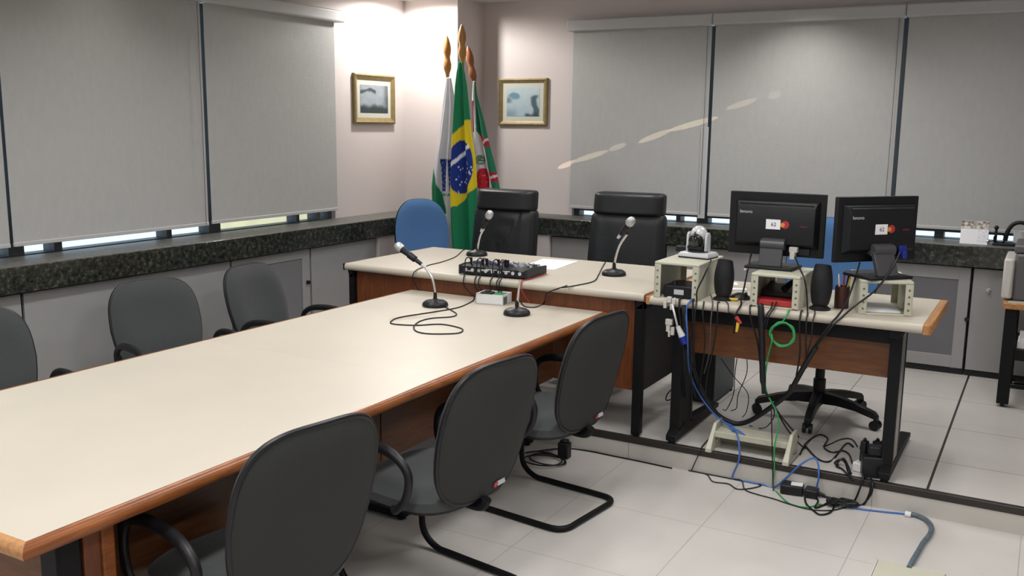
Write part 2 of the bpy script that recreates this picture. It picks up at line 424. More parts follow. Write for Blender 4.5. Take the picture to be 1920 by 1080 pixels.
# ---------------------------------------------------------------- cabinets under the ledges
def cabinet(label, horizontal, a0, a1, z0, z1, mesh=None, knob=None, lock=None, group='grey cabinets under the ledges'):
    face = 6.765 if horizontal else -4.54
    t = thing('cabinet', label, 'cabinet', ((a0+a1)/2, (face+YB)/2, z0) if horizontal else ((XL+face)/2, (a0+a1)/2, z0), 0, group)
    L = t.location
    def bx(bb, u0, u1, w0, w1, zz0, zz1):   # w: distance in front of the face (positive towards the room)
        if horizontal: bb.bb(u0-L.x, u1-L.x, face-w0-L.y, face-w1-L.y, zz0-L.z, zz1-L.z)
        else: bb.bb(face+w0-L.x, face+w1-L.x, u0-L.y, u1-L.y, zz0-L.z, zz1-L.z)
        return bb
    obj('body', bx(B(), a0, a1, -.22, -.022, z0+.04, z1), M['gap'], t, smooth=False)
    obj('plinth', bx(B(), a0, a1, -.20, -.025, z0, z0+.04), M['gap'], t, smooth=False)
    g = .006
    if mesh:
        m0, m1, mz0, mz1 = mesh
        d = B()
        bx(d, a0+g, m0, -.02, 0, z0+.045, z1-.012); bx(d, m1, a1-g, -.02, 0, z0+.045, z1-.012)
        bx(d, m0, m1, -.02, 0, z0+.045, mz0); bx(d, m0, m1, -.02, 0, mz1, z1-.012)
        d = obj('door', d, M['laminate'], t, bevel=.002)
        obj('perforated_panel', bx(B(), m0, m1, -.014, -.006, mz0, mz1), M['perf'], d, smooth=False)
    else:
        d = obj('door', bx(B(), a0+g, a1-g, -.02, 0, z0+.045, z1-.012), M['laminate'], t, bevel=.002)
    if knob:
        ku, kz = knob
        p = Vector((ku, face, kz)) - L if horizontal else Vector((face, ku, kz)) - L
        ax = Vector((0, -1, 0)) if horizontal else Vector((1, 0, 0))
        obj('knob', B().cyl(p, p+ax*.02, .014, n=16), M['plastic'], d)
    if lock:
        ku, kz = lock; p = Vector((ku, face, kz)) - L
        obj('lock', B().cyl(p, p+Vector((0, -.012, 0)), .012, n=16).cyl(p+Vector((.004, -.01, -.002)), p+Vector((.004, -.022, -.012)), .006, n=8), M['chrome'], d)
    return t
ZC = .85
cabinet('grey cabinet under the left ledge beside the nearest left chair, mostly hidden', False, 1.3, 2.92, 0, ZC)
cabinet('long plain grey cabinet under the left ledge behind the middle left chair', False, 2.925, 4.35, 0, ZC)
cabinet('grey cabinet with perforated door panel behind the far left chair', False, 4.355, 5.105, DZ, ZC, (4.5, 5.02, .25, .775), (5.068, .60))
cabinet('plain grey cabinet at the left end of the raised desk', False, 5.11, 5.865, DZ, ZC)
cabinet('plain grey cabinet behind the gap between the two black leather chairs', True, -3.47, -2.5, DZ, ZC)
cabinet('plain grey cabinet behind the right-hand black leather chair', True, -2.495, -1.75, DZ, ZC)
cabinet('grey cabinet half hidden behind the left monitor', True, -1.745, -1.1, DZ, ZC, (-1.65, -1.2, .24, .77))
cabinet('grey cabinet with framed perforated door behind the right monitor', True, -1.095, -.40, DZ, ZC, (-1.0, -.475, .245, .755), (-.405, .50))
cabinet('plain grey cabinet with a small lock left of the printer table', True, -.395, .75, DZ, ZC, None, None, (-.295, .705))

# ---------------------------------------------------------------- roller blinds
def blind(label, horizontal, a0, a1, c0, c1, zb, chain=True, wand=False):
    face = 7.0 if horizontal else -4.76
    t = thing('roller_blind', label, 'blind', ((a0+a1)/2, face, zb) if horizontal else (face, (a0+a1)/2, zb), 0, 'grey roller blinds')
    L = t.location
    def bx(bb, u0, u1, w0, w1, zz0, zz1):
        if horizontal: bb.bb(u0-L.x, u1-L.x, face-w0-L.y, face-w1-L.y, zz0-L.z, zz1-L.z)
        else: bb.bb(face+w0-L.x, face+w1-L.x, u0-L.y, u1-L.y, zz0-L.z, zz1-L.z)
        return bb
    obj('fabric', bx(B(), a0, a1, -.002, 0, zb+.02, 2.50), M['blind'], t, smooth=False)
    obj('bottom_bar', bx(B(), a0, a1, -.008, .006, zb, zb+.022), M['cassette'], t, bevel=.003)
    cs = bx(B(), c0, c1, -.05 if horizontal else -.06, .055, 2.455, 2.542)
    obj('cassette', cs, M['cassette'], t, bevel=.014, seg=4)
    def P(u, w, z): return (Vector((u, face-w, z)) if horizontal else Vector((face+w, u, z))) - L
    if chain:
        obj('chain', B().tube([P(a1-.03, .012, 2.46), P(a1-.028, .012, 1.8), P(a1-.03, .012, zb+.01)], .0016, 6, 0), M['frame'], t)
    if wand:
        obj('side_strip', bx(B(), a1-.045, a1+.01, .003, .009, zb-.02, 1.72), M['cassette'], t, bevel=.002)
    return t
blind('grey roller blind at the left picture edge, only a sliver showing', False, 1.55, 3.02, 1.5, 3.03, 1.048, False)
blind('wide grey roller blind on the left window, nearer of the two full ones', False, 3.04, 4.385, 3.032, 4.395, 1.050)
blind('grey roller blind on the left window, next to the framed picture', False, 4.415, 5.675, 4.397, 5.745, 1.056, False)
xa, xb_, xc = -3.425, -2.28, -.945
blind('grey roller blind on the rear window next to the framed picture, crossed by sunlight streaks', True, xa, -2.29, -3.465, -2.275, 1.052, True, True)
blind('grey roller blind in the middle of the rear window, behind the left monitor', True, -2.262, -.965, -2.273, -.952, 1.052)
blind('grey roller blind at the right end of the rear window', True, -.935, .55, -.950, .56, 1.055, False)

# ---------------------------------------------------------------- framed pictures
def canvas(name, nx, ny, f, place, m, parent, thick=0.0):
    me_b = bmesh.new(); lay = None
    vs = [[me_b.verts.new(place(i/nx, j/ny)) for j in range(ny+1)] for i in range(nx+1)]
    for i in range(nx):
        for j in range(ny): me_b.faces.new((vs[i][j], vs[i+1][j], vs[i+1][j+1], vs[i][j+1]))
    me = bpy.data.meshes.new(name); me_b.to_mesh(me); me_b.free()
    at = me.color_attributes.new('Col', 'FLOAT_COLOR', 'POINT')
    k = 0
    for i in range(nx+1):
        for j in range(ny+1):
            at.data[k].color = (*f(i/nx, j/ny), 1); k += 1
    me.materials.append(m); me.shade_smooth()
    o = bpy.data.objects.new(name, me); C.objects.link(o); o.parent = parent
    if thick:
        md = o.modifiers.new('solid', 'SOLIDIFY'); md.thickness = thick; md.offset = -1
    return o
def lerp(a, b, t): return tuple(x+(y-x)*t for x, y in zip(a, b))
def sstep(a, b, x):
    t = max(0, min(1, (x-a)/(b-a))); return t*t*(3-2*t)
def pic_left(u, v):    # misty valley between dark tree lines
    n = pnoise(Vector((u*6, v*6, 1.7)))*.5 + pnoise(Vector((u*14, v*14, 4.1)))*.25
    c = lerp((.36, .41, .46), (.46, .53, .57), max(0, min(1, .5+n)))
    k = sstep(.36, .16, v+.12*pnoise(Vector((u*5, 2, 0)))+.06*n)
    k = max(k, .8*sstep(.70, .95, u+.15*n-.25*(v-.3)))
    k = max(k, .9*sstep(.09, .03, abs(v-(.72+.38*u) if u < .34 else v-(.86-.5*(u-.34)))+.06*n)*(1 if u < .55 else 0))
    k = max(k, .6*sstep(.80, .95, u)*sstep(.2, .5, v))
    return tuple(q*.68 for q in lerp(c, (.05, .07, .075), k))
def pic_right(u, v):   # pale landscape, round-topped tree left, dark tree right
    n = pnoise(Vector((u*7, v*7, 8.7)))*.5 + pnoise(Vector((u*16, v*16, 3.3)))*.3
    c = lerp((.38, .50, .58), (.55, .66, .70), max(0, min(1, v*.8+.2+.4*n)))
    k = sstep(1.0, .6, math.hypot((u-.24)/.20, (v-.72)/.15)+.3*n)
    c = lerp(c, (.12, .26, .36), .85*k)
    c = lerp(c, (.10, .16, .20), .8*sstep(.14, .02, abs(u-.06)+.05*n)*sstep(.42, .52, v)*sstep(.75, .6, v))
    c = lerp(c, (.05, .10, .12), .92*sstep(.13, .05, abs(u-.87-.04*math.sin(v*9))+.06*n)*sstep(.78, .70, v))
    c = lerp(c, (.05, .08, .07), .9*sstep(.13, .05, v+.1*n)*sstep(.5, .62, u))
    c = lerp(c, (.16, .28, .36), .6*sstep(.35, .1, v)*sstep(.4, .2, u))
    return tuple(q*.8 for q in c)
def picture(label, horizontal, a0, a1, z0, z1, f, wf, wm):
    t = thing('framed_picture', label, 'picture', ((a0+a1)/2, YB, (z0+z1)/2) if horizontal else (XL, (a0+a1)/2, (z0+z1)/2), 0, 'gilt framed pictures')
    w, h = (a1-a0)/2, (z1-z0)/2
    def P(u, z, d): return Vector((u, -d, z)) if horizontal else Vector((d, u, z))
    fr = B(); prof = [(0, 0), (0, .022), (.012, .028), (wf*.6, .020), (wf, .012), (wf, 0)]
    R = []
    for i, d in prof: R.append([P(-w+i, -h+i, d), P(w-i, -h+i, d), P(w-i, h-i, d), P(-w+i, h-i, d)])
    fr.rings(R, cap=False)
    obj('frame', fr, M['gold'], t, smooth=False)
    mt = B()
    R = [[P(-w+wf-.003, -h+wf-.003, .001), P(w-wf+.003, -h+wf-.003, .001), P(w-wf+.003, h-wf+.003, .001), P(-w+wf-.003, h-wf+.003, .001)],
         [P(-w+wf-.003, -h+wf-.003, .010), P(w-wf+.003, -h+wf-.003, .010), P(w-wf+.003, h-wf+.003, .010), P(-w+wf-.003, h-wf+.003, .010)]]
    mt.rings(R); mo = obj('mount', mt, M['mount'], t, smooth=False)
    pw, ph = w-wm, h-wm
    canvas('print', 48, 48, f, lambda u, v: P((u*2-1)*pw, (v*2-1)*ph, .0115), M['print'], t)
picture('gilt framed misty landscape print on the left wall beside the column', False, 5.947, 6.478, 1.715, 2.105, pic_left, .048, .086)
picture('gilt framed pale landscape print on the rear wall right of the flags', True, -4.130, -3.668, 1.714, 2.100, pic_right, .038, .076)
# ================================================================ conference tables (two, end to end)
TX0, TX1, TZ = -3.208, -1.979, .76
def conf_table(label, y0, y1, near_end):
    cx = (TX0+TX1)/2
    t = thing('conference_table', label, 'table', (cx, (y0+y1)/2, 0), 0, 'conference tables')
    w, l = (TX1-TX0)/2, (y1-y0)/2
    e0 = -l if not near_end else -l+.0
    obj('tabletop', B().bb(-w, w, -l+.001, l-.001, TZ-.03, TZ), M['cream'], t, smooth=False)
    def band(side):
        # rounded timber lipping with a moulded, half-round profile
        prof = [(0, .001), (.010, .0005), (.020, -.004), (.026, -.012), (.028, -.020), (.026, -.028), (.020, -.036), (.010, -.040), (0, -.040)]
        bb = B(); ya = -l+.001 - (.028 if near_end else 0); yb = l-.001
        R = []
        for p, ext in ((ya, 1), (yb, 0)):
            ring = []
            for d, z in prof:
                yy = p + (.028-d if (ext and near_end) else 0)
                ring.append(Vector((side*(w+d), yy, TZ+z)))
            R.append(ring)
        bb.rings(R); return bb
    obj('edge_band', band(1), M['edge'], t); obj('edge_band', band(-1), M['edge'], t)
    if near_end:
        prof = [(0, .001), (.010, .0005), (.020, -.004), (.026, -.012), (.028, -.020), (.026, -.028), (.020, -.036), (.010, -.040), (0, -.040)]
        R = [[Vector((s*(w+d), -l+.001-d, TZ+z)) for d, z in prof] for s in (-1, 1)]
        obj('edge_band', B().rings(R), M['edgex'], t)
    obj('modesty_panel', B().bb(.330, .350, (-l+.26 if near_end else -l+.004), (l-.004 if near_end else l-.06), .375, TZ-.03), M['panely'], t, bevel=.001)
    for s in (-1, 1):
        y = s*(l-.30) if s < 0 else l-.12
        lg = B().bb(-.10, .0, y-.035, y+.035, .05, TZ-.03).bb(-w+.12, .26, y-.03, y+.03, .012, .05)
        lg.bb(-w+.10, .32, y-.03, y+.03, TZ-.06, TZ-.031)
        leg = obj('leg', lg, M['steel'], t, bevel=.006)
        for fx in (-w+.15, .23):
            obj('foot_pad', B().cyl((fx, y, 0), (fx, y, .014), .02, n=14), M['plastic'], leg)
    if near_end:
        # timber end gable standing in from the corner
        obj('end_panel', B().bb(.352, .530, -l+.205, -l+.254, .06, TZ-.03), M['panelz'], t, bevel=.002)
        obj('end_panel', B().bb(-w+.10, .44, -l+.235, -l+.255, .06, TZ-.03), M['panel'], t, bevel=.002)
        obj('end_panel_post', B().bb(.490, .539, -l+.2545, -l+.292, .06, TZ-.03), M['edge'], t, bevel=.004)
        obj('corner_post', B().bb(.455, .531, -l+.131, -l+.200, .0, TZ-.04), M['steel'], t, bevel=.008)
    return t
conf_table('cream topped wooden edged conference table, the nearer of two end to end', 1.236, 2.913, True)
conf_table('cream topped conference table pushed up to the raised desk, under two microphones', 2.9115, 4.478, False)

# ================================================================ raised desks on the dais
DT = DZ+.76
def postformed_top(name, x0, x1, y0, y1, z, th, m, parent, off):
    # slab whose front edge is rolled over
    r = th/2; prof = []
    for k in range(9):
        a = PI/2 + PI*k/8
        prof.append((y0+r+r*math.cos(a)*1.0, z-r+r*math.sin(a)))
    prof += [(y1, z-th), (y1, z)]
    R = [[Vector((x, y, zz))-off for y, zz in prof] for x in (x0, x1)]
    return obj(name, B().rings(R), m, parent)
t = thing('head_desk', 'wide cream topped wooden fronted desk on the raised floor holding the sound mixer', 'desk', (-2.78, 4.95, DZ), 0, 'desks on the raised floor')
o = Vector(t.location)
postformed_top('desktop', -3.685, -1.748, 4.445, 5.40, DT, .042, M['cream'], t, o)
obj('end_trim', B().bb(-1.748-o.x, -1.728-o.x, 4.452-o.y, 5.40-o.y, .76-.042, .7605), M['edge'], t, bevel=.004)
obj('end_trim', B().bb(-3.703-o.x, -3.685-o.x, 4.452-o.y, 5.40-o.y, .76-.042, .7605), M['nosing'], t, bevel=.004)
obj('modesty_panel', B().bb(-3.622-o.x, -1.802-o.x, 4.484-o.y, 4.502-o.y, .24, .718), M['panelz'], t, bevel=.001)
for x0, x1 in ((-3.662, -3.624), (-1.80, -1.752)):
    lg = B().bb(x0-o.x, x1-o.x, 4.455-o.y, 4.505-o.y, .01, .718).bb(x0-o.x, x1-o.x, 5.10-o.y, 5.15-o.y, .01, .718).bb(x0-o.x, x1-o.x, 4.455-o.y, 5.15-o.y, .675, .718)
    leg = obj('leg', lg, M['steel'], t, bevel=.006)
    obj('side_panel', B().bb(x0+.012-o.x, x1-.012-o.x, 4.505-o.y, 5.1-o.y, .235, .675), M['darkpanel'], leg, bevel=.001)
    obj('foot_pad', B().cyl(((x0+x1)/2-o.x, 4.48-o.y, 0), ((x0+x1)/2-o.x, 4.48-o.y, .012), .018, n=14), M['plastic'], leg)

t = thing('side_desk', 'cream topped desk with black metal legs under the two monitors', 'desk', (-1.08, 4.8, DZ), 0, 'desks on the raised floor')
o = Vector(t.location)
X0, X1 = -1.700, -.398
postformed_top('desktop', X0, X1-.035, 4.40, 5.13, DT, .042, M['cream'], t, o)
tr = obj('end_trim', B().prism([(X1-.035-o.x, 4.403-o.y), (X1-.012-o.x, 4.403-o.y), (X1-o.x, 4.420-o.y), (X1-o.x, 5.13-o.y), (X1-.035-o.x, 5.13-o.y)], .76-.044, .761), M['edgex'], t, bevel=.004)
obj('end_trim', B().bb(X0-.022-o.x, X0-o.x, 4.408-o.y, 5.13-o.y, .76-.042, .7605), M['edgex'], t, bevel=.004)
obj('rail', B().bb(-1.60-o.x, -.56-o.x, 4.50-o.y, 4.54-o.y, .640, .718), M['steel'], t, bevel=.003)
obj('modesty_panel', B().bb(-1.58-o.x, -.575-o.x, 4.545-o.y, 4.565-o.y, .470, .650), M['panel'], t, bevel=.001)
for x0 in (-1.60, -.572):
    x1 = x0+.05
    lg = B().bb(x0-o.x, x1-o.x, 4.49-o.y, 4.53-o.y, .06, .718).bb(x0-o.x, x1-o.x, 4.66-o.y, 4.70-o.y, .06, .718)
    lg.rings([[Vector((x, 4.44-o.y, z)) for x, z in ((x0-o.x, .016), (x1-o.x, .016), (x1-o.x, .045), (x0-o.x, .045))],
              [Vector((x, 4.50-o.y, z)) for x, z in ((x0-o.x, .016), (x1-o.x, .016), (x1-o.x, .075), (x0-o.x, .075))],
              [Vector((x, 4.72-o.y, z)) for x, z in ((x0-o.x, .016), (x1-o.x, .016), (x1-o.x, .075), (x0-o.x, .075))],
              [Vector((x, 5.17-o.y, z)) for x, z in ((x0-o.x, .016), (x1-o.x, .016), (x1-o.x, .04), (x0-o.x, .04))]])
    lg.bb(x0-o.x, x1-o.x, 4.43-o.y, 5.05-o.y, .68, .718)
    leg = obj('leg', lg, M['steel'], t, bevel=.003)
    obj('cable_cover', B().bb(x0+.008-o.x, x1-.002-o.x, 4.53-o.y, 4.66-o.y, .075, .68), M['greysteel'] if x0 > -1 else M['steel'], leg, smooth=False)
    for fy in (4.47, 5.14):
        obj('foot_pad', B().cyl((x0+.025-o.x, fy-o.y, 0), (x0+.025-o.x, fy-o.y, .018), .018, n=12), M['plastic'], leg)

# printer table at the right picture edge
TT = .80
p = ony(1882, 566, 6.09); TT = p.z-DZ
t = thing('printer_table', 'wood edged table on black steel legs under the printer', 'table', (.22, 6.40, DZ))
o = Vector(t.location)
lx = p.x
obj('tabletop', B().bb(lx+.02-o.x, lx+.84-o.x, 6.075-o.y, 6.69-o.y, TT-.03, TT), M['cream'], t, smooth=False)
obj('edge_band', B().bb(lx-o.x, lx+.86-o.x, 6.05-o.y, 6.075-o.y, TT-.034, TT+.001).bb(lx-o.x, lx+.02-o.x, 6.075-o.y, 6.69-o.y, TT-.034, TT+.001), M['edgex'], t, bevel=.004)
for x in (lx+.012, lx+.78):
    lg = B().bb(x-o.x, x+.065-o.x, 6.085-o.y, 6.15-o.y, .02, TT-.032).bb(x-o.x, x+.065-o.x, 6.60-o.y, 6.665-o.y, .02, TT-.032).bb(x+.01-o.x, x+.055-o.x, 6.15-o.y, 6.60-o.y, .30, .35)
    leg = obj('leg', lg, M['steel'], t, bevel=.004)
    obj('foot_pad', B().cyl((x+.032-o.x, 6.117-o.y, 0), (x+.032-o.x, 6.117-o.y, .022), .012, n=10), M['plastic'], leg)
obj('shelf', B().bb(lx+.07-o.x, lx+.80-o.x, 6.10-o.y, 6.64-o.y, .285, .35), M['steel'], t, bevel=.003)
PTZ = DZ+TT
ps = obj('paper_stack', B().bb(lx+.09, lx+.40, 6.14, 6.36, DZ+.351, DZ+.385).box((lx+.25, 6.25, DZ+.402), (.30, .215, .033), Euler((0, 0, .05))), M['paper'], smooth=False)
tag(ps, 'stack of white paper on the lower shelf of the printer table', 'paper stack')
t = thing('printer', 'dark grey office printer with pale front strip on the wood edged table', 'printer', (lx+.325, 6.36, PTZ))
o = Vector(t.location)
ph = ony(1893, 470, 6.12).z - PTZ
obj('body', B().prism([(-.29, -.20), (.30, -.20), (.30, .22), (-.29, .22)], 0, ph-.02), M['printer'], t, bevel=.015)
obj('front_cover', B().prism([(-.345, -.215), (-.295, -.225), (-.285, -.18), (-.285, .20), (-.345, .20)], .01, ph-.05), M['offwhite'], t, bevel=.012)
obj('lid', B().bb(-.30, .30, -.19, .21, ph-.02, ph+.03), M['printer'], t, bevel=.012)
obj('paper_tray', B().bb(-.20, .2, -.235, -.205, .04, .12), M['offwhite'], t, bevel=.006)
fp = obj('foot_pedal', B().prism([(.0, 0), (.20, .0), (.20, .10), (.03, .10)], 0, .03).box((.1, .05, .045), (.16, .08, .015), Euler((.15, 0, 0))), M['plastic'], bevel=.006, loc=(onz(1893, 728, DZ).x, onz(1893, 728, DZ).y, DZ))
tag(fp, 'low black pedal box on the floor under the printer table', 'pedal')

# ================================================================ grey visitor chairs
def visitor_chair(label, bz=.41, H=.265, tilt=10, arm=1.0):
    t = thing('visitor_chair', label, 'chair', group='charcoal cantilever visitor chairs')
    # seat: front towards +x
    st = B().pad((.245, .25), 3.4, lambda r, u, v: .470 - .055*max(0, r-.72)**2/.0784*.6 - .02*max(0, u)**2 + .006*(1-r*r), lambda r, u, v: .405,
                 place=lambda p: Vector((p.x+.02, p.y, p.z)))
    s = obj('seat', st, M['fabric'], t)
    obj('seat_pan', B().pad((.238, .243), 3.4, lambda r, u, v: .412, lambda r, u, v: .392, 4, place=lambda p: Vector((p.x+.02, p.y, p.z))), M['plastic'], s)
    # backrest: local u across (y), v up, tilted about 10 degrees back
    tilt = math.radians(tilt); Wd = .243
    def pl(p):
        v = p.y; u = p.x*(1.0 - .10*max(0, -v/H) - .02*max(0, v/H)); n = p.z
        n += .035*(u/Wd)**2 - .012*math.sin((v/H)*PI*.5+.4)
        return Vector((-.245 - (v+H)*math.sin(tilt) + n*math.cos(tilt), u, bz + (v+H)*math.cos(tilt) + n*math.sin(tilt)))
    br = obj('backrest', B().pad((Wd, H), 3.3, lambda r, u, v: .052 - .034*max(0, r-.6)**2/.16 + .008*math.exp(-((v+.35)/.3)**2)*(1-r), lambda r, u, v: .0, 10, 56, pl), M['fabric'], t)
    obj('back_shell', B().pad((Wd*.985, H*.985), 3.3, lambda r, u, v: .004, lambda r, u, v: -.016+.012*r**6, 7, 56, pl), M['shell'], t)
    n = 64; pts = []
    for k in range(n):
        a = 2*PI*k/n; cu, su = math.cos(a), math.sin(a)
        pts.append(pl(Vector((math.copysign(abs(cu)**(2/3.3), cu)*Wd*1.006, math.copysign(abs(su)**(2/3.3), su)*H*1.006, .002))))
    obj('edge_piping', B().tube(pts, .0085, 8, 0, True), M['plastic'], t)
    # maker's sticker low on the shell
    lp = pl(Vector((-.085, -.222, -.0165))); ex = (pl(Vector((-.02, -.2, -.016)))-pl(Vector((-.1, -.2, -.016)))).normalized(); ez = (pl(Vector((-.1, -.1, -.016)))-pl(Vector((-.1, -.2, -.016)))).normalized()
    nn = ex.cross(ez)
    if nn.x > 0: nn = -nn
    lab = B(); q = Matrix((ex, ez, nn)).transposed().to_euler()
    lab.box(lp+nn*.001+ex*-.012, (.046, .016, .002), q)
    lb = obj('sticker', lab, M['logo'], t, smooth=False); lb['label'] = 'small white sticker'
    lb2 = obj('sticker_dot', B().cyl(lp+nn*.0005+ex*.020, lp+nn*.0025+ex*.020, .012, n=18), M['red'], lb); lb2['label'] = 'red dot'
    # back support bar
    obj('back_bar', B().tube([(.05, 0, .388), (-.15, 0, .380), (-.225, 0, bz-.030), (-.252, 0, bz-.015), (-.262, 0, bz+.005)], .020, 8, 5).bb(-.02, .12, -.06, .06, .372, .396), M['steel'], t)
    # arm loops
    for s_ in (-1, 1):
        y = s_*.272
        loop = [(.14, s_*.225, .400), (.19, y, .410), (.225, y, .47), (.225, y, .55), (.18, y, .604), (.06, y, .624), (-.075, y, .610), (-.145, y, .555), (-.135, y, .47), (-.085, y, .410), (-.03, s_*.225, .400)]
        loop = [(q0, q1, .4+(q2-.4)*arm) for q0, q1, q2 in loop]
        a = obj('armrest', B().tube(loop, lambda q: .0135 + .006*math.exp(-((q-.5)/.2)**2), 10, 6), M['plastic'], t)
    # cantilever sled
    fr = []
    for s_ in (1, -1):
        y = s_*.225
        side = [(.02, s_*.20, .388), (.16, y, .385), (.235, y, .36), (.262, y, .30), (.272, y, .14), (.255, y, .06), (.19, y, .018), (.10, y, .014), (-.16, y, .014), (-.225, y*.985, .014), (-.257, y*.90, .014), (-.272, y*.74, .014), (-.273, y*.5, .014)]
        fr.append(side if s_ == 1 else list(reversed(side)))
    obj('sled_frame', B().tube(fr[0]+fr[1], .0135, 10, 5), M['steel'], t)
    return t
CH = [(-1.965, 1.92, 170, 'charcoal visitor chair nearest the camera, seen from behind, at the picture bottom'),
      (-1.895, 2.765, 171, 'charcoal visitor chair seen from behind, middle one on the near side of the table'),
      (-1.92, 3.68, 173, 'charcoal visitor chair seen from behind, beside the raised desk corner'),
      (-3.90, 3.36, -17, 'charcoal visitor chair facing us across the table, middle of the far row, creased backrest'),
      (-3.85, 4.17, 3, 'charcoal visitor chair across the table, nearest the perforated cabinet door'),
      (-3.87, 2.36, -14, 'charcoal visitor chair cut by the left picture edge')]
first = None
for k_, (x, y, a, lab) in enumerate(CH):
    if k_ in (0, 3):
        first = visitor_chair(lab) if k_ == 0 else visitor_chair(lab, .368, .255, 13, .86)     # backs of the far row are set lower
        first.location = (x, y, 0); first.rotation_euler = (0, 0, math.radians(a))
        if k_ == 0: first_near = first
    else: dup(first, (x, y, 0), math.radians(a), lab)

for ch in children(first_near):                 # the nearest chair carries no sticker in view
    if ch.name.startswith('sticker'):
        for g in children(ch): bpy.data.objects.remove(g)
        bpy.data.objects.remove(ch)

# ================================================================ swivel chairs
def star_base(t, R, zt, m):
    # zt: height where the seat mechanism starts
    hub = obj('gas_column', B().lathe([(.0, .095), (.034, .10), (.034, .22), (.026, .225), (.026, zt)], n=20), m, t)
    for k in range(5):
        a = -PI/2 + 2*PI*k/5; d = Vector((math.cos(a), math.sin(a), 0)); s = Vector((-d.y, d.x, 0))
        R_ = []
        for q, wd, zb, zt2 in ((.02, .034, .085, .150), (.12, .030, .092, .142), (.22, .026, .085, .125), (R-.02, .022, .062, .098), (R, .017, .050, .078)):
            R_.append([d*q + s*wd + Vector((0, 0, zb)), d*q + s*wd*.8 + Vector((0, 0, zt2)), d*q - s*wd*.8 + Vector((0, 0, zt2)), d*q - s*wd + Vector((0, 0, zb))])
        leg = obj('base_leg', B().rings(R_), m, t, bevel=.004)
        c = d*(R-.012); cb = B()
        for o_ in (-1, 1): cb.cyl(c + s*(.008*o_) + Vector((0, 0, .027)), c + s*(.024*o_) + Vector((0, 0, .027)), .027, n=16)
        cb.cyl(c + Vector((0, 0, .03)), c + Vector((0, 0, .065)), .012, n=10)
        obj('caster', cb, M['plastic'], leg)
def exec_chair(label, pleats):
    t = thing('executive_chair', label, 'chair', group='black leather executive chairs')
    star_base(t, .33, .40, M['plastic'])
    obj('mechanism', B().bb(-.11, .11, -.13, .15, .375, .41), M['steel'], t, bevel=.008)
    # front of the chair is -y
    obj('seat', B().pad((.26, .255), 3.6, lambda r, u, v: .505 - .05*max(0, r-.7)**2/.09*.7, lambda r, u, v: .405, place=lambda p: Vector((p.x, p.y-.02, p.z))), M['leather'], t)
    z0, z1 = .50, 1.0; tl = .14
    def face(u, z):          # front surface y of the padded back
        return .215 + (z-z0)*tl + .02*(u/.25)**2
    def slab(name, za, zb, depth, halfw, par, bulge, ribs=0, ex=14):
        H = (zb-za)/2
        def pl(p):
            z = za+H+p.y; u = p.x
            wf = 1.0 + .04*(1-(z-z0)/(z1-z0))
            rib = .0055*math.cos(u/halfw*PI*ribs) if ribs else 0
            return Vector((u*wf, face(u, z) - p.z + (-rib*min(1, max(0, p.z/.03))), z))
        return obj(name, B().pad((halfw, H), ex, lambda r, u, v: bulge*(1-max(0, (r-.72)/.28)**2*.85), lambda r, u, v: -depth, 12, 280 if ribs > 3 else 96, pl), M['leather'], par, angle=60)
    bk = slab('backrest', z0-.02, z1+.010, .072, .240, t, .03, pleats)
    slab('headrest', z1-.004, z1+.145, .070, .229, t, .042, 0, 10)
    for s_ in (-1, 1):
        a = obj('armrest', B().tube([(s_*.255, -.10, .42), (s_*.305, -.14, .44), (s_*.315, -.16, .55), (s_*.31, -.12, .64), (s_*.305, .02, .665), (s_*.30, .13, .65), (s_*.29, .20, .60)], lambda q: .017+.010*math.exp(-((q-.6)/.25)**2), 10, 6), M['plastic'], t)
    return t
t1 = exec_chair('black pleated leather executive chair in front of the flags behind the mixer', 9)
t1.location = (-3.375, 5.56, DZ); t1.rotation_euler = (0, 0, math.radians(2))
t2 = exec_chair('smooth black leather executive chair left of the ceiling-style camera dome', 2)
t2['label'] = 'smooth black leather executive chair behind the right-hand microphone on the raised desk'
t2.location = (-2.43, 5.58, DZ); t2.rotation_euler = (0, 0, math.radians(4)); t2.scale = (1.06, 1.03, 1.015)

def task_chair(label, seat_h, back_top, halfw):
    t = thing('task_chair', label, 'chair', group='blue swivel task chairs')
    star_base(t, .345, seat_h-.07, M['plastic'])
    obj('mechanism', B().bb(-.10, .10, -.10, .16, seat_h-.095, seat_h-.06), M['steel'], t, bevel=.006)
    s = obj('seat', B().pad((.235, .23), 3.2, lambda r, u, v: seat_h+.01-.045*max(0, r-.65)**2/.1225, lambda r, u, v: seat_h-.05, place=lambda p: Vector((p.x, p.y-.03, p.z))), M['blue'], t)
    obj('seat_pan', B().pad((.23, .225), 3.2, lambda r, u, v: seat_h-.045, lambda r, u, v: seat_h-.066, 4, place=lambda p: Vector((p.x, p.y-.03, p.z))), M['plastic'], s)
    H = .25; zc = back_top-H
    def pl(p):
        v = p.y/H; u = p.x*(1 - .16*max(0, v)**1.5)
        return Vector((u, .20 + (p.y+H)*.13 - p.z + -.05*(u/.25)**2 + .015*math.cos(v*2.2), zc+p.y))
    obj('backrest', B().pad((halfw, H), 3.0, lambda r, u, v: .045-.03*max(0, r-.6)**2/.16, lambda r, u, v: .0, 10, 56, pl), M['blue'], t)
    obj('back_shell', B().pad((halfw*1.02, H*1.01), 3.0, lambda r, u, v: .004, lambda r, u, v: -.022+.014*r**5, 8, 56, pl), M['plastic'], t)
    obj('back_bar', B().tube([(0, .05, seat_h-.08), (0, .22, seat_h-.075), (0, .285, seat_h-.02), (0, .275, zc-.05), (0, .265, zc+.05)], .022, 8, 5), M['steel'], t)
    return t
tc1 = task_chair('blue fabric swivel chair in the corner behind the left end of the raised desk', .47, 1.03, .225)
tc1.location = (-3.99, 5.86, DZ); tc1.rotation_euler = (0, 0, math.radians(62))
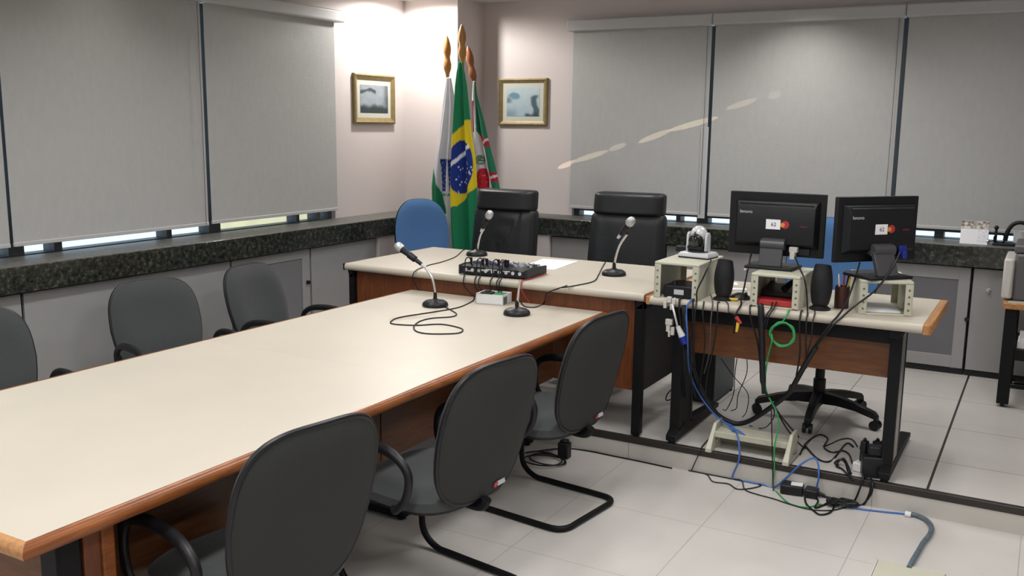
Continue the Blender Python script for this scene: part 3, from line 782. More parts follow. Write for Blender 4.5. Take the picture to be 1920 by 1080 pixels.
tc2 = task_chair('blue fabric swivel chair on a black star base behind the two monitors', .50, 1.10, .255)
tc2.location = (-1.03, 5.33, DZ); tc2.rotation_euler = (0, 0, math.radians(3))
# ================================================================ flags
def interp(tab, y):
    for (y0, a0), (y1, a1) in zip(tab[:-1], tab[1:]):
        if y <= y1: return a0 + (a1-a0)*max(0, (y-y0))/(y1-y0)
    return tab[-1][1]
WHITE, GREEN, YEL, BLUE, RED = (.66, .67, .71), (.015, .20, .085), (.72, .56, .02), (.012, .035, .22), (.55, .02, .035)
_r = random.Random(3)
STARS = [(_r.uniform(853, 893), _r.uniform(292, 362), _r.uniform(.5, 1.3)) for _ in range(46)]
def col_left(x, y):
    if y > 312 and x < 815+(y-320)*.33 and y < 400: return GREEN
    if 297 < y < 359 and x > 829:
        if abs(x-842-(.02*(y-300))) < 2.6: return (.7, .72, .78)
        n = pnoise(Vector((x*.5, y*.35, 0)))
        return lerp(BLUE, (.35, .42, .6), .8 if n > .30 else 0)
    if 362 < y < 367 and 829 < x < 847 and pnoise(Vector((x*.6, y, 5))) > -.1: return (.10, .32, .18)
    if y > 400 and x < 824: return GREEN
    return WHITE
def col_mid(x, y):
    up = interp([(845, 262), (852, 254), (877, 224), (884, 224), (899, 250)], x)
    lo = interp([(840, 386), (850, 388), (860, 386), (870, 377), (876, 368), (900, 348)], x)
    if up < y < lo:
        if math.hypot((x-868-(y-314)*-.03)/22, (y-313)/51) < 1:
            t = y-(311-(x-849)*1.08-.0025*(x-864)**2)
            if -4 < t < 4.5: return (.70, .72, .76)
            if y > 300:
                for sx, sy, r in STARS:
                    if (x-sx)**2 + ((y-sy)*.8)**2 < r*r: return (.72, .74, .80)
            return BLUE
        return YEL
    return GREEN
def col_right(x, y):
    bd = interp([(170, 890), (246, 896.7), (278, 911.5), (326, 920), (350, 925), (420, 935)], y)
    if y < 247 and x < 892-(247-y)*.03 and y > 188: return (.20, .035, .05)
    if x > bd:
        if abs(y-264-(x-913)*-.9) < 2.6 and x > bd+1 or abs(y-331-(x-929)*-.35) < 2.6: return (.66, .50, .52)
        if abs(y-264) < 11 and x < bd+9+(y-255)*.2 or abs(y-332) < 9 and x < bd+14: return (.33, .02, .04)
        return (.02, .16, .085)
    if math.hypot((x-908)/12.5, (y-336)/21) < 1 and x > 893: return RED if pnoise(Vector((x*.5, y*.5, 2))) < .42 else (.62, .3, .3)
    if math.hypot((x-903)/8, (y-300)/9) < 1 and pnoise(Vector((x*.35, y*.35, 9))) > -.25: return (.10, .20, .13)
    return (.66, .66, .68)
def flag(label, base, topx, topy_px, ydep, sil_l, sil_r, y0, y1, colf, folds, phase, amp, fin_px, woodm, lean=None):
    yp = ydep+.055
    f_top, f_bot = ony(fin_px[0], fin_px[1], yp), ony(fin_px[2], fin_px[3], yp)
    foot = Vector((base[0], base[1], DZ))
    t = thing('flag', label, 'flag', foot, 0, 'flags on wooden poles in the corner')
    obj('pole', B().cyl((0, 0, .05), f_bot-foot, .013, .012, 14), M['woodred'], t)
    obj('pole_base', B().lathe([(0, 0), (.115, 0), (.115, .022), (.06, .035), (.028, .07), (.022, .10), (0, .10)], n=28), M['woodred'], t)
    L = (f_top-f_bot).length; prof = [(0, -.02), (.014, -.02), (.016, 0), (.030, .04*L/.3), (.033, .075*L/.3), (.026, .105*L/.3), (.022, .13*L/.3), (.030, .165*L/.3), (.032, .195*L/.3), (.026, .235*L/.3), (.014, .275*L/.3), (.003, L), (0, L)]
    obj('finial', B().lathe(prof, f_bot-foot, 20, (f_top-f_bot)), woodm, t)
    nx, ny = 90, 150
    def place(s, v):
        py = y0+(y1-y0)*(1-v); xl, xr = interp(sil_l, py), interp(sil_r, py)
        p = ony(xl+(xr-xl)*s, py, ydep); g = min(1, (1-v)*2.2+.12)
        p.y += amp*g*(math.sin(2*PI*folds*s+phase+.8*math.sin(3*(1-v)))+.4*math.sin(2*PI*folds*2.1*s+1.3+2*v)) - .02*g
        return p-foot
    def cf(s, v):
        py = y0+(y1-y0)*(1-v); xl, xr = interp(sil_l, py), interp(sil_r, py)
        return colf(xl+(xr-xl)*s, py)
    canvas('cloth', nx, ny, cf, place, M['paint'], t, .003)
flag('white and green flag with a blue patch, leftmost of the three poles in the corner', (-4.15, 6.40), 0, 0, 6.33,
     [(145, 838), (165, 835), (200, 830), (260, 822), (320, 812), (350, 809), (385, 810), (480, 818)], [(145, 845), (200, 855), (260, 858), (480, 856)], 145, 480, col_left, 2.3, .4, .018, (838, 66, 839, 139), M['wood'])
flag('green flag with yellow diamond and starry blue disc, front one of the three', (-3.99, 6.28), 0, 0, 6.22,
     [(116, 860), (135, 856), (160, 853), (204, 851), (258, 849), (326, 846), (367, 845), (427, 846), (500, 850)], [(116, 867), (135, 872), (160, 877), (204, 882), (258, 888), (302, 895), (352, 897), (500, 898)], 116, 500, col_mid, 1.6, 2.2, .022, (866, 45, 867, 113), M['wood'])
flag('white flag with red disc and green border, rightmost leaning pole', (-3.72, 6.47), 0, 0, 6.40,
     [(152, 887), (190, 885), (249, 887), (302, 889), (420, 892)], [(152, 892), (178, 895), (228, 909), (276, 920), (320, 932), (350, 938), (420, 950)], 152, 420, col_right, 1.8, 1.0, .016, (877, 86, 889, 153), M['woodred'])

# ================================================================ microphones
def mic(label, base, stem, tail, head, rg=.025, dark=False, clip=True):
    base = Vector(base)
    t = thing('microphone', label, 'microphone', base, 0, 'gooseneck table microphones')
    obj('base', B().lathe([(0, 0), (.068, 0), (.070, .008), (.066, .020), (.052, .030), (.020, .036), (.012, .042), (0, .042)], n=32), M['plastic'], t)
    pts = [Vector((0, 0, .03))] + [Vector(p)-base for p in stem]
    st = obj('gooseneck', B().tube(pts, .0065, 10, 8), M['chrome'], t)
    obj('collar', B().cyl((0, 0, .035), pts[1]*.0+Vector((0, 0, .075)), .011, .009, 14), M['plastic'], st)
    tail, head = Vector(tail)-base, Vector(head)-base; d = (head-tail); Ln = d.length; d.normalize()
    obj('handle', B().lathe([(0, 0), (.0105, 0), (.011, .02), (.0125, Ln*.45), (.018, Ln-.035), (.021, Ln-.022), (0, Ln-.022)], tail, 20, d), M['plastic'], t)
    obj('connector', B().lathe([(0, -.028), (.008, -.028), (.0095, -.004), (.0095, .004), (0, .004)], tail, 16, d), M['silver'], t)
    obj('grille', B().lathe([(0, Ln-.026), (.020, Ln-.026), (.0245, Ln-.016), (rg, Ln-.004), (rg*.96, Ln+.008), (rg*.72, Ln+.020), (rg*.35, Ln+.0265), (0, Ln+.028)], tail, 24, d), M['grilledark'] if dark else M['grille'], t)
    if clip:
        c = tail+d*(Ln*.42); e = pts[-1]
        obj('clip', B().cyl(c-d*.022, c+d*.022, .018, .019, 14).tube([c, (c+e)/2, e], .008, 8, 0), M['plastic'], t)
    return t
y = 5.2
mic('gooseneck microphone in front of the pleated black chair, base hidden by the mixer', (ony(894, 478, y).x, y, DT), [ony(895, 470, y), ony(897, 457, y), ony(901, 441, y), ony(908, 428, y)], ony(905, 428, y-.01), ony(918, 402, y-.03))
y = 4.94
mic('gooseneck microphone in front of the smooth black chair on the raised desk', (ony(1151, 515, y).x, y, DT), [ony(1151.5, 505, y), ony(1154, 485, y), ony(1162, 460, y), ony(1176, 439, y)], ony(1163.5, 440, y-.01), ony(1183, 415, y-.03))
y = 4.13
mic('gooseneck microphone on the conference table tilted towards the left wall', (ony(816, 575, y).x, y, TZ), [ony(815.5, 562, y), ony(816, 546, y), ony(810, 521, y), ony(797, 501, y)], ony(791, 496, y), ony(748, 463, y))
mic('gooseneck microphone on the conference table with its grey head facing us', (ony(969, 590, 4.165).x, 4.165, TZ), [ony(969, 577, 4.165), ony(971, 560, 4.165), ony(973.5, 538, 4.165), ony(976, 524, 4.165)], ony(978.5, 501, 4.165)+(ony(978.5, 501, 4.165)-CAM).normalized()*.15+Vector((.012, 0, .012)), ony(978.5, 501, 4.165), dark=True, clip=False)

# ================================================================ sound mixer, box, paper
FL, FR, BR = onz(862, 512, DT+.008), onz(987, 523, DT+.008), onz(1028, 512, DT+.008)
ang = math.atan2(FR.y-FL.y, FR.x-FL.x); w = (FR-FL).length; dpt = max(.26, min(.42, (BR-FR).length))
t = thing('sound_mixer', 'black sound mixing desk with knobs and plugs on the raised desk', 'mixer', (FL.x, FL.y, DT), ang)
obj('body', B().rings([[Vector((x, 0, .008)), Vector((x, dpt, .008)), Vector((x, dpt, .045)), Vector((x, .05, .056)), Vector((x, .0, .052))] for x in (0, w)]), M['plastic'], t, bevel=.004)
for x in (.0, w):
    obj('side_cheek', B().rings([[Vector((x-.006+q, -.004, .004)), Vector((x-.006+q, dpt+.004, .004)), Vector((x-.006+q, dpt+.004, .050)), Vector((x-.006+q, .05, .062)), Vector((x-.006+q, -.004, .058))] for q in (0, .012)]), M['pc'], t, bevel=.003)
top = lambda y_: .056 - (y_-.05)*(.011/(dpt-.05))
for i in range(12):
    for j in range(5):
        x_, y_ = .03+i*(w-.06)/11, .085+j*.036
        kb = obj('knob', B().cyl((x_, y_, top(y_)), (x_, y_, top(y_)+.013), .0085, .007, 10), M['knobs'] if (i+j) % 3 else M['silver'], t)
for i in range(12):
    x_ = .03+i*(w-.06)/11
    obj('fader', B().box((x_, dpt-.05, top(dpt-.05)+.006), (.010, .02, .012)), M['white'] if i % 4 else M['red'], t, smooth=False)
for i in range(9):
    x_ = .04+i*(w-.08)/8
    obj('jack_socket', B().cyl((x_, .002, .032), (x_, -.004, .032), .010, n=12), M['silver'], t)
for q_ in (((w*.48, -.0005, .042), (.07, .001, .006)), ((w*.70, -.0005, .040), (.05, .001, .006)), ((w*.15, -.0005, .026), (.05, .001, .005)), ((w*.38, -.0005, .036), (.05, .001, .009))):
    obj('panel_lettering', B().box(*q_), M['logo'], t, smooth=False)
MX = Matrix.Translation(t.location) @ Matrix.Rotation(ang, 4, 'Z')
def mixp(x, y, z): return MX @ Vector((x, y, z))
BF, BG, BH = onz(891.7, 569, TZ), onz(943, 573.5, TZ), onz(966.7, 567, TZ)
a2 = math.atan2(BG.y-BF.y, BG.x-BF.x); w2 = (BG-BF).length; d2 = (BH-BG).length
t = thing('equipment_box', 'small open white box with a green card on the conference table', 'box', (BF.x, BF.y, TZ), a2)
obj('tray', B().bb(0, w2, 0, .006, 0, .056).bb(0, w2, d2-.006, d2, 0, .056).bb(0, .006, 0, d2, 0, .056).bb(w2-.006, w2, 0, d2, 0, .056).bb(0, w2, 0, d2, 0, .006), M['white'], t, bevel=.002)
obj('card', B().bb(.008, w2-.008, .008, d2-.008, .042, .050), M['circuit'], t, smooth=False)
obj('heat_sink', B().bb(.02, w2*.5, .02, d2*.6, .050, .062).bb(.04, w2*.42, .03, d2*.5, .062, .07), M['pc'], t, bevel=.002)
obj('side_label', B().bb(w2, w2+.001, .004, d2*.45, .004, .044), M['printer'], t, smooth=False)
pp = [onz(*q, DT) for q in ((1018, 486), (1083, 490.5), (1040, 506.5), (975, 502))]
sh = B().rings([[Vector((p.x, p.y, DT+.0005)) for p in pp], [Vector((p.x, p.y, DT+.003)) for p in pp]])
tag(obj('paper_sheets', sh, M['paper'], smooth=False), 'white papers lying behind the sound mixer on the raised desk', 'paper')

# ================================================================ monitor risers, monitors, speakers, camera
def riser(label, x, y, rz, w, d, h, bottom):
    t = thing('monitor_riser', label, 'riser', (x, y, DT), rz, 'beige perforated monitor risers')
    obj('top_plate', B().bb(-w/2, w/2, -d/2, d/2, h-.014, h), M['beige'], t, bevel=.004)
    for s in (-1, 1):
        sd = B().bb(s*(w/2)-s*.004-.002, s*(w/2)-s*.004+.002, -d/2, d/2, 0, h-.014)
        x0, x1 = (s*w/2, s*(w/2-.034))
        sd.bb(min(x0, x1), max(x0, x1), -d/2, -d/2+.004, 0, h-.014).bb(min(x0, x1), max(x0, x1), d/2-.004, d/2, 0, h-.014)
        so = obj('side_panel', sd, M['beige'], t, bevel=.0015)
        ho = B()
        for k in range(4):
            z = h*(.18+.19*k); ho.cyl((s*(w/2-.017), -d/2-.0008, z), (s*(w/2-.017), -d/2+.003, z), .0055, n=10)
        obj('perforation', ho, M['hole'], so)
    if bottom: obj('bottom_plate', B().bb(-w/2+.003, w/2-.003, -d/2, d/2, 0, .008), M['beige'], t, bevel=.002)
    return t
riser('beige perforated riser carrying the dome camera on the monitor desk', -1.568, 4.607, math.radians(0), .230, .39, .180, False)
riser('beige perforated riser under the left monitor', -1.087, 4.592, 0, .230, .33, .161, True)
riser('beige perforated riser under the right monitor, white paper inside it', -.660, 4.690, math.radians(18), .230, .33, .161, True)
tag(obj('paper_sheet', B().box((0, 0, .0125), (.16, .22, .007)), M['paper'], smooth=False, loc=(-.660, 4.672, DT)), 'white paper inside the right monitor riser', 'paper').rotation_euler = (0, 0, math.radians(18))

def monitor(label, x, y, z0, cz, rz, w, h, lean, num):
    t = thing('monitor', label, 'monitor', (x, y, z0), rz, 'black desktop monitors seen from behind')
    zc = cz-z0
    obj('bezel', B().bb(-w/2, w/2, 0, .024, zc-h/2, zc+h/2), M['monitor'], t, bevel=.004)
    obj('screen', B().bb(-w/2+.014, w/2-.014, .024, .0255, zc-h/2+.016, zc+h/2-.014), M['lens'], t, smooth=False)
    hx0, hx1, hz0, hz1 = -w*.405, w*.425, zc-h*.33, zc+h*.36
    R = [[Vector((hx0-.012, 0, hz0-.012)), Vector((hx1+.012, 0, hz0-.012)), Vector((hx1+.012, 0, hz1+.006)), Vector((hx0-.012, 0, hz1+.006))],
         [Vector((hx0, -.020, hz0)), Vector((hx1, -.020, hz0)), Vector((hx1, -.020, hz1)), Vector((hx0, -.020, hz1))],
         [Vector((hx0+.006, -.036, hz0+.01)), Vector((hx1-.006, -.036, hz0+.01)), Vector((hx1-.006, -.036, hz1-.028)), Vector((hx0+.006, -.036, hz1-.028))]]
    bk = obj('back_housing', B().rings(R), M['monitor'], t, bevel=.003)
    obj('vent_strip', B().box(((hx0+hx1)/2, -.029, hz1-.0145), (w*.77, .003, .012), Euler((math.atan2(.016, .028)-PI/2+PI/2, 0, 0))), M['pc'], bk, smooth=False)
    text('logo', 'lenovo', .023, M['logo'], bk, (-w*.30, -.0365, zc+h*.19), (PI/2, 0, 0))
    st = obj('sticker', B().bb(-w*.085, w*.065, -.0372, -.036, zc-h*.07, zc+h*.085), M['paper'], bk, smooth=False); st['label'] = 'white sticker with two black digits'
    text('sticker_number', num, .026, M['pc'], bk, (-w*.005, -.0374, zc+h*.005), (PI/2, 0, 0))
    rb = obj('red_badge', B().cyl((w*.115, -.036, zc+h*.01), (w*.115, -.0374, zc+h*.01), .019, n=20), M['red'], bk); rb['label'] = 'round red sticker'
    ob = obj('orange_badge', B().cyl((w*.088, -.0372, zc+h*.005), (w*.088, -.0382, zc+h*.005), .011, n=18), M['orange'], bk); ob['label'] = 'orange dot'
    obj('model_mark', B().box((w*.30, -.0364, zc-h*.005), (.035, .0008, .007)), M['dimred'], bk, smooth=False)
    # tilt hinge and stand
    hz = zc-h*.31
    obj('hinge', B().cyl((-.055, -.045, hz), (.06, -.045, hz), .026, n=22).bb(-.05, .055, -.042, -.0, hz-.022, hz+.03), M['neck'], t)
    nk = [[Vector((-.056+.11*i, -.060+j, hz-.005)) for i, j in ((0, 0), (1, 0), (1, .022), (0, .022))],
          [Vector((-.056+.11*i, -.060-lean+j, .014)) for i, j in ((0, 0), (1, 0), (1, .03), (0, .03))]]
    obj('neck', B().rings(nk), M['neck'], t, bevel=.003)
    obj('base_plate', B().prism([(-.115, -.10-lean*.6), (.115, -.10-lean*.6), (.125, .06), (.09, .10), (-.09, .10), (-.125, .06)], 0, .014), M['monitor'], t, bevel=.004)
    # connector sockets low on the back
    obj('socket_panel', B().bb(.08, .17, -.012, -.001, zc-h*.46, zc-h*.36), M['pc'], t, smooth=False)
    return t
m1 = monitor('black monitor left of the two, seen from behind on the middle riser', -1.160, 4.67, DT+.161, 1.254, math.radians(0), .467, .308, .02, '62')
m2 = monitor('black monitor right of the two, turned away at an angle on the right riser', -.690, 4.66, DT+.161, 1.261, math.radians(47), .445, .303, .05, '62')
for par, m_, x_, z_, lb in ((m1, M['offwhite'], .10, -.118, 'pale plug'), (m2, M['blueplug'], .12, -.085, 'dark blue plug')):
    pz = 1.256-(DT+.161)+z_
    g = obj('video_plug', B().bb(x_-.02, x_+.02, -.045, -.012, pz-.012, pz+.014).bb(x_-.012, x_+.012, -.060, -.02, pz-.045, pz-.008), m_, par, bevel=.003); g['label'] = lb

def speaker(label, x, y, h, r, rz):
    t = thing('desktop_speaker', label, 'speaker', (x, y, DT), rz, 'small black desktop speakers')
    R = []
    for k in range(15):
        v = k/14; rr = r*(.72+.42*math.sin(PI*(.12+.76*v))**1.2) if k else r*.72
        R.append([Vector((rr*math.cos(2*PI*i/28), rr*.9*math.sin(2*PI*i/28)+.012*v, .018+(h-.018)*v - (.010*math.sin(2*PI*i/28)+.0 if k == 14 else 0))) for i in range(28)])
    obj('body', B().rings(R), M['plastic'], t, angle=50)
    obj('top_cap', B().rings([[Vector((r*.80*math.cos(2*PI*i/28), r*.72*math.sin(2*PI*i/28)+.012, h-.002-.010*math.sin(2*PI*i/28)+dz)) for i in range(28)] for dz in (0, .003)]), M['neck'], t)
    obj('foot', B().lathe([(0, 0), (r*1.1, 0), (r*1.12, .007), (r*.8, .016), (r*.6, .022), (0, .022)], n=28), M['plastic'], t)
    return t
p = onz(1355, 562, DT); speaker('black barrel-shaped speaker between the dome camera riser and the left monitor', p.x, p.y, .195, .043, 0)
p = onz(1537, 580, DT); speaker('black barrel-shaped speaker between the two monitors', p.x, p.y, .208, .044, 0)
p = onz(1577, 577, DT)
t = thing('pen_cup', 'dark brown pen cup right of the black speaker between the monitors', 'pen cup', (p.x, p.y, DT))
obj('cup', B().lathe([(0, 0), (.033, 0), (.034, .105), (.031, .105), (.030, .006), (0, .006)], n=24), M['brown'], t)
for k, (dx, dy, mm, nm, lb) in enumerate([(-.012, .005, 'white', 'pen', 'white pen leaning left in the brown cup'), (.004, -.008, 'red', 'pen', 'dark red pen in the middle of the brown cup'), (.013, .008, 'steel', 'marker', 'black marker leaning right in the brown cup'), (.018, -.004, 'yellow', 'highlighter', 'yellow highlighter at the right rim of the brown cup')]):
    q = Vector((p.x+dx*.4, p.y+dy*.4, DT+.008)); e = Vector((p.x+dx*1.8, p.y+dy*1.8, DT+.150+.006*(k % 3)))
    tag(obj(nm, B().cyl(q, e, .0045, n=8).cyl(e, e+(e-q).normalized()*.012, .004, .001, 8), M[mm]), lb, 'pen', 'pens in the brown cup')

RT = DT+.180
c = onz(1307, 483, RT)
t = thing('dome_camera', 'silver pan tilt conference camera on the left riser', 'camera', (c.x, c.y+.01, RT), math.radians(-6))
obj('base', B().prism([(-.078, -.062), (.078, -.062), (.085, -.05), (.085, .065), (-.085, .065), (-.085, -.05)], 0, .006), M['plastic'], t, bevel=.002)
obj('base_cover', B().rings([[Vector((x*k, y_*k, z)) for x, y_ in ((-.085, -.062), (.085, -.062), (.088, .068), (-.088, .068))] for k, z in ((1, .006), (.98, .018), (.86, .030))]), M['silver'], t, bevel=.004)
obj('turntable', B().cyl((0, 0, .030), (0, 0, .040), .052, .050, 28), M['plastic'], t)
for s in (-1, 1):
    obj('fork_arm', B().rings([[Vector((s*.050+q, y_, z)) for y_, z in ((-.026, .036), (.026, .036), (.024, .115), (.012, .130), (-.012, .130), (-.024, .115))] for q in (-.006, .007)]), M['silver'], t, bevel=.003)
hd = obj('head', B().sphere((0, .004, .112), .045, (.98, 1.0, 1.15)), M['silver'], t)
obj('lens_barrel', B().cyl((0, -.022, .094), (0, -.050, .086), .036, .032, 28).bb(-.040, .040, -.045, .02, .045, .062), M['plastic'], hd)
obj('lens', B().lathe([(0, 0), (.026, 0), (.022, .004), (.010, .007), (0, .0075)], (0, -.054, .084), 24, (0, -1, -.23)), M['lens'], hd)
obj('status_light', B().box((0, -.047, .128), (.004, .006, .018), Euler((-.55, 0, 0))), M['pc'], hd, smooth=False)
ad = onz(1275, 473, RT)
tag(obj('power_adapter', B().bb(-.03, .03, -.02, .02, 0, .032).bb(-.012, .012, .02, .05, .006, .022), M['plastic'], bevel=.005, loc=(ad.x, ad.y+.03, RT)), 'small black adapter behind the dome camera on the left riser', 'adapter')

# things under and around the risers
nb = thing('network_switch', 'small black box with a knob under the dome camera riser', 'device', (-1.563, 4.53, DT))
obj('case', B().bb(-.075, .075, -.10, .10, .004, .062), M['plastic'], nb, bevel=.005)
obj('knob', B().cyl((-.03, -.06, .062), (-.03, -.06, .080), .014, .011, 16), M['plastic'], nb)
obj('status_panel', B().bb(-.02, .03, -.1015, -.10, .02, .045), M['silver'], nb, smooth=False)
tag(obj('plug_cluster', B().bb(-.012, .010, 0, .02, 0, .03).bb(.012, .03, .004, .02, -.008, .02).bb(-.03, -.014, .002, .02, -.03, .004).bb(.005, .018, 0, .018, -.035, -.004), M['offwhite'], bevel=.003, loc=ony(1254, 568, 4.375)), 'cluster of white plugs hanging over the left end of the monitor desk', 'plug')
tag(obj('plug_cluster', B().bb(-.02, .016, 0, .02, 0, .03).bb(-.016, .004, .002, .02, -.035, .002).bb(.008, .026, .004, .02, -.05, -.008).bb(-.004, .006, 0, .018, -.06, -.03), M['offwhite'], bevel=.003, loc=ony(1254, 610, 4.40)), 'lower cluster of white connectors beside the dark desk side panel', 'plug')
ph = thing('desk_phone', 'black desk telephone inside the left monitor riser', 'telephone', (-1.094, 4.63, DT+.034))
obj('body', B().rings([[Vector((x, -.08, 0)), Vector((x, .09, 0)), Vector((x, .09, .055)), Vector((x, -.08, .022))] for x in (-.09, .085)]), M['plastic'], ph, bevel=.006)
obj('handset', B().tube([(.02, -.075, .04), (.035, -.03, .062), (.05, .04, .078), (.055, .085, .078)], lambda q: .012+.006*abs(q-.5)*2, 10, 6), M['plastic'], ph)
fo = obj('folder', B().box((-1.09, 4.545, DT+.022), (.195, .20, .024)), M['red'], bevel=.002); tag(fo, 'dark red folder inside the left monitor riser', 'folder')
for q, s_, lb in (((1385, 543), (.085, .055), 'white note card left of the left monitor riser'), ((1372, 533), (.06, .09), 'white card behind the black speaker on the monitor desk')):
    c = onz(*q, DT); tag(obj('note_card', B().bb(-s_[0]/2, s_[0]/2, -s_[1]/2, s_[1]/2, .0005, .004), M['paper'], smooth=False, loc=(c.x, c.y, DT)), lb, 'paper').rotation_euler = (0, 0, .4)
wp = onz(1418, 545, DT)
dv = onz(1385, 562, DT)
dk = thing('mouse', 'black computer mouse between the black speaker and the left monitor riser', 'mouse', (dv.x, dv.y+.02, DT), .3)
obj('shell', B().pad((.055, .032), 2.6, lambda r, u, v: .034*(1-.75*r*r), lambda r, u, v: .002, 8, 32), M['plastic'], dk)
obj('wheel', B().cyl((.028, -.004, .029), (.028, .004, .029), .008, n=14), M['neck'], dk)
pl = onz(1362, 564, DT)
tag(obj('audio_plugs', B().cyl((0, 0, .008), (.05, .01, .008), .006, n=10).cyl((0, .014, .008), (.05, .022, .008), .006, n=10), M['yellow'], loc=(pl.x, pl.y+.005, DT)), 'yellow audio plugs on the desk edge at the foot of the left speaker', 'plug')
# calendar and ornaments on the rear ledge
LZ = .989
ca = ony(1800, 449, 6.84); cb = ony(1852, 452, 6.84)
t = thing('desk_calendar', 'white tent calendar with a photo strip on the rear ledge', 'calendar', ((ca.x+cb.x)/2, 6.86, LZ))
w_ = (cb.x-ca.x)/2
obj('front_leaf', B().rings([[Vector((x, -.045, 0)), Vector((x, -.043, 0)), Vector((x, .002, .148)), Vector((x, 0, .148))] for x in (-w_, w_)]), M['paper'], t, smooth=False)
obj('rear_leaf', B().rings([[Vector((x, .045, 0)), Vector((x, .043, 0)), Vector((x, -.002, .148)), Vector((x, 0, .148))] for x in (-w_, w_)]), M['paper'], t, smooth=False)
def strip(u, v):
    n = pnoise(Vector((u*9, v*4, 11)));  return lerp((.16, .13, .12), (.72, .66, .6), max(0, min(1, .5+n*1.3+.5*(1-v)-.25)))
canvas('photo_strip', 30, 12, strip, lambda u, v: Vector((-w_+2*w_*u, -.0465+.045*(.66+.33*v), .148*(.66+.33*v))), M['print'], t)
def violet(u, v):
    n = pnoise(Vector((u*7, v*7, 3)));  return lerp((.85, .85, .88), (.55, .48, .68), max(0, min(1, n*1.6)))
canvas('flower_print', 20, 20, violet, lambda u, v: Vector((w_*(.25+.6*u), -.0465+.045*(.12+.5*v), .148*(.12+.5*v))), M['print'], t)
c = ony(1884, 455, 6.86)
t = thing('desk_ornament', 'black metal ornament with a hooked arm on the rear ledge beside the calendar', 'ornament', (c.x, 6.86, LZ))
obj('plinth', B().bb(-.07, .10, -.04, .05, 0, .016), M['plastic'], t, bevel=.005)
obj('hook_arm', B().tube([(.0, 0, .03), (.01, 0, .09), (.035, 0, .135), (.075, 0, .152), (.125, 0, .142)], lambda q: .015-.003*q, 10, 6), M['plastic'], t)
obj('crank', B().cyl((-.055, -.01, .016), (-.055, -.01, .105), .008, n=10).cyl((-.085, -.01, .075), (-.03, -.01, .075), .007, n=10).sphere((-.055, -.01, .112), .014), M['plastic'], t)
obj('wheel', B().tube([(-.03+.032*math.cos(2*PI*k/14), -.03, .045+.032*math.sin(2*PI*k/14)) for k in range(14)], .006, 8, 0, True), M['steel'], t)
obj('chrome_knob', B().sphere((-.098, -.03, .022), .014).cyl((-.10, -.03, .02), (-.06, -.01, .03), .006, n=10), M['chrome'], t)
c = ony(1902, 450, 6.93)
tag(obj('white_mug', B().lathe([(0, 0), (.036, 0), (.040, .09), (.037, .09), (.033, .006), (0, .006)], n=24).tube([(.036, 0, .075), (.062, 0, .065), (.060, 0, .03), (.036, 0, .02)], .005, 8, 5), M['white'], loc=(c.x+.03, 6.93, LZ)), 'white mug behind the black ornament at the right end of the ledge', 'mug')

# computer tower under the desks
t = thing('computer_tower', 'dark teal computer tower standing on the floor under the monitor desk', 'computer', (-1.685, 5.43, DZ))
obj('case', B().bb(-.085, .085, -.20, .20, .012, .46), M['teal'], t, bevel=.005)
obj('rear_plate', B().bb(-.075, .075, -.204, -.20, .03, .44), M['pc'], t, smooth=False)
for fx in (-.07, .07):
    for fy in (-.17, .17): obj('foot', B().cyl((fx, fy, 0), (fx, fy, .014), .016, n=10), M['plastic'], t)

# beige riser lying on the dais floor
t = thing('fallen_riser', 'beige monitor riser lying on the raised floor by its edge, under the cables', 'riser', (-1.18, 4.50, DZ), math.radians(1))
for s in (-1, 1):
    x_ = s*.19
    obj('side_panel', B().rings([[Vector((x_+q*k+s*.0, y_, z)) for y_, z, k in ((-.075, 0, 1.6), (-.03, 0, 1.6), (.04, .03, 1), (.10, .03, 1), (.12, .0, 1), (.15, .0, 1), (.13, .125, .8), (.03, .125, .8), (-.045, .05, 1.2), (-.075, .02, 1.5))] for q in (-.010, .010)]), M['beige'], t, bevel=.003)
obj('top_plate', B().bb(-.182, .182, .0, .135, .074, .088).bb(-.182, .182, -.004, .004, .062, .092), M['beige'], t, bevel=.002)
obj('rear_panel', B().bb(-.182, .182, .128, .135, .0, .074), M['beige'], t, bevel=.001)

# ================================================================ cables
def cable(label, pts, r, m, name='cable', group=None, n=8, k=6):
    o = obj(name, B().tube(pts, r, n, k), M[m]); return tag(o, label, 'cable', group)
FZ, LZ0 = DZ+.006, .006
def fl(px, py, r=.004): return onz(px, py, DZ+r)
def lo(px, py, r=.004):
    p = onz(px, py, r); p.y = min(p.y, DY-.004-r); return p
def hg(px, py, y=4.38): return ony(px, py, y)
def tb(px, py, r=.003): return onz(px, py, TZ+r)
def dk_(px, py, r=.003): return onz(px, py, DT+r)
def z4(x, y): return (620+x/3, 340+y/3)
loop = [(808, 650), (800, 672), (745, 700), (690, 716), (560, 738), (400, 763), (345, 783), (350, 802), (480, 810), (620, 804), (725, 824), (742, 842), (700, 856), (560, 858), (485, 845), (468, 818), (500, 788), (570, 770), (680, 762), (708, 746), (672, 722), (640, 705)]
cable('black microphone cable lying in two loops on the conference table', [tb(*z4(*q)) for q in loop], .0035, 'plastic')
pts = [dk_(*z4(1545, 455)), dk_(*z4(1525, 490)), dk_(*z4(1505, 530)), dk_(*z4(1480, 562)), dk_(*z4(1400, 582)), dk_(*z4(1300, 598))]
e = dk_(*z4(1248, 612)); e.y = 4.452; e.z = DT+.003
pts += [e, ony(*z4(1222, 625), 4.43), ony(*z4(1208, 655), 4.44), tb(*z4(1195, 690)), tb(*z4(1150, 708)), tb(*z4(1100, 706)), tb(*z4(1076, 690)), tb(*z4(1066, 668))]
cable('black cable from the right-hand desk microphone running down onto the conference table', pts, .0035, 'plastic')
pts = [dk_(872, 467), dk_(866, 471), dk_(853, 482), dk_(827, 491.5), dk_(803, 497.5)]
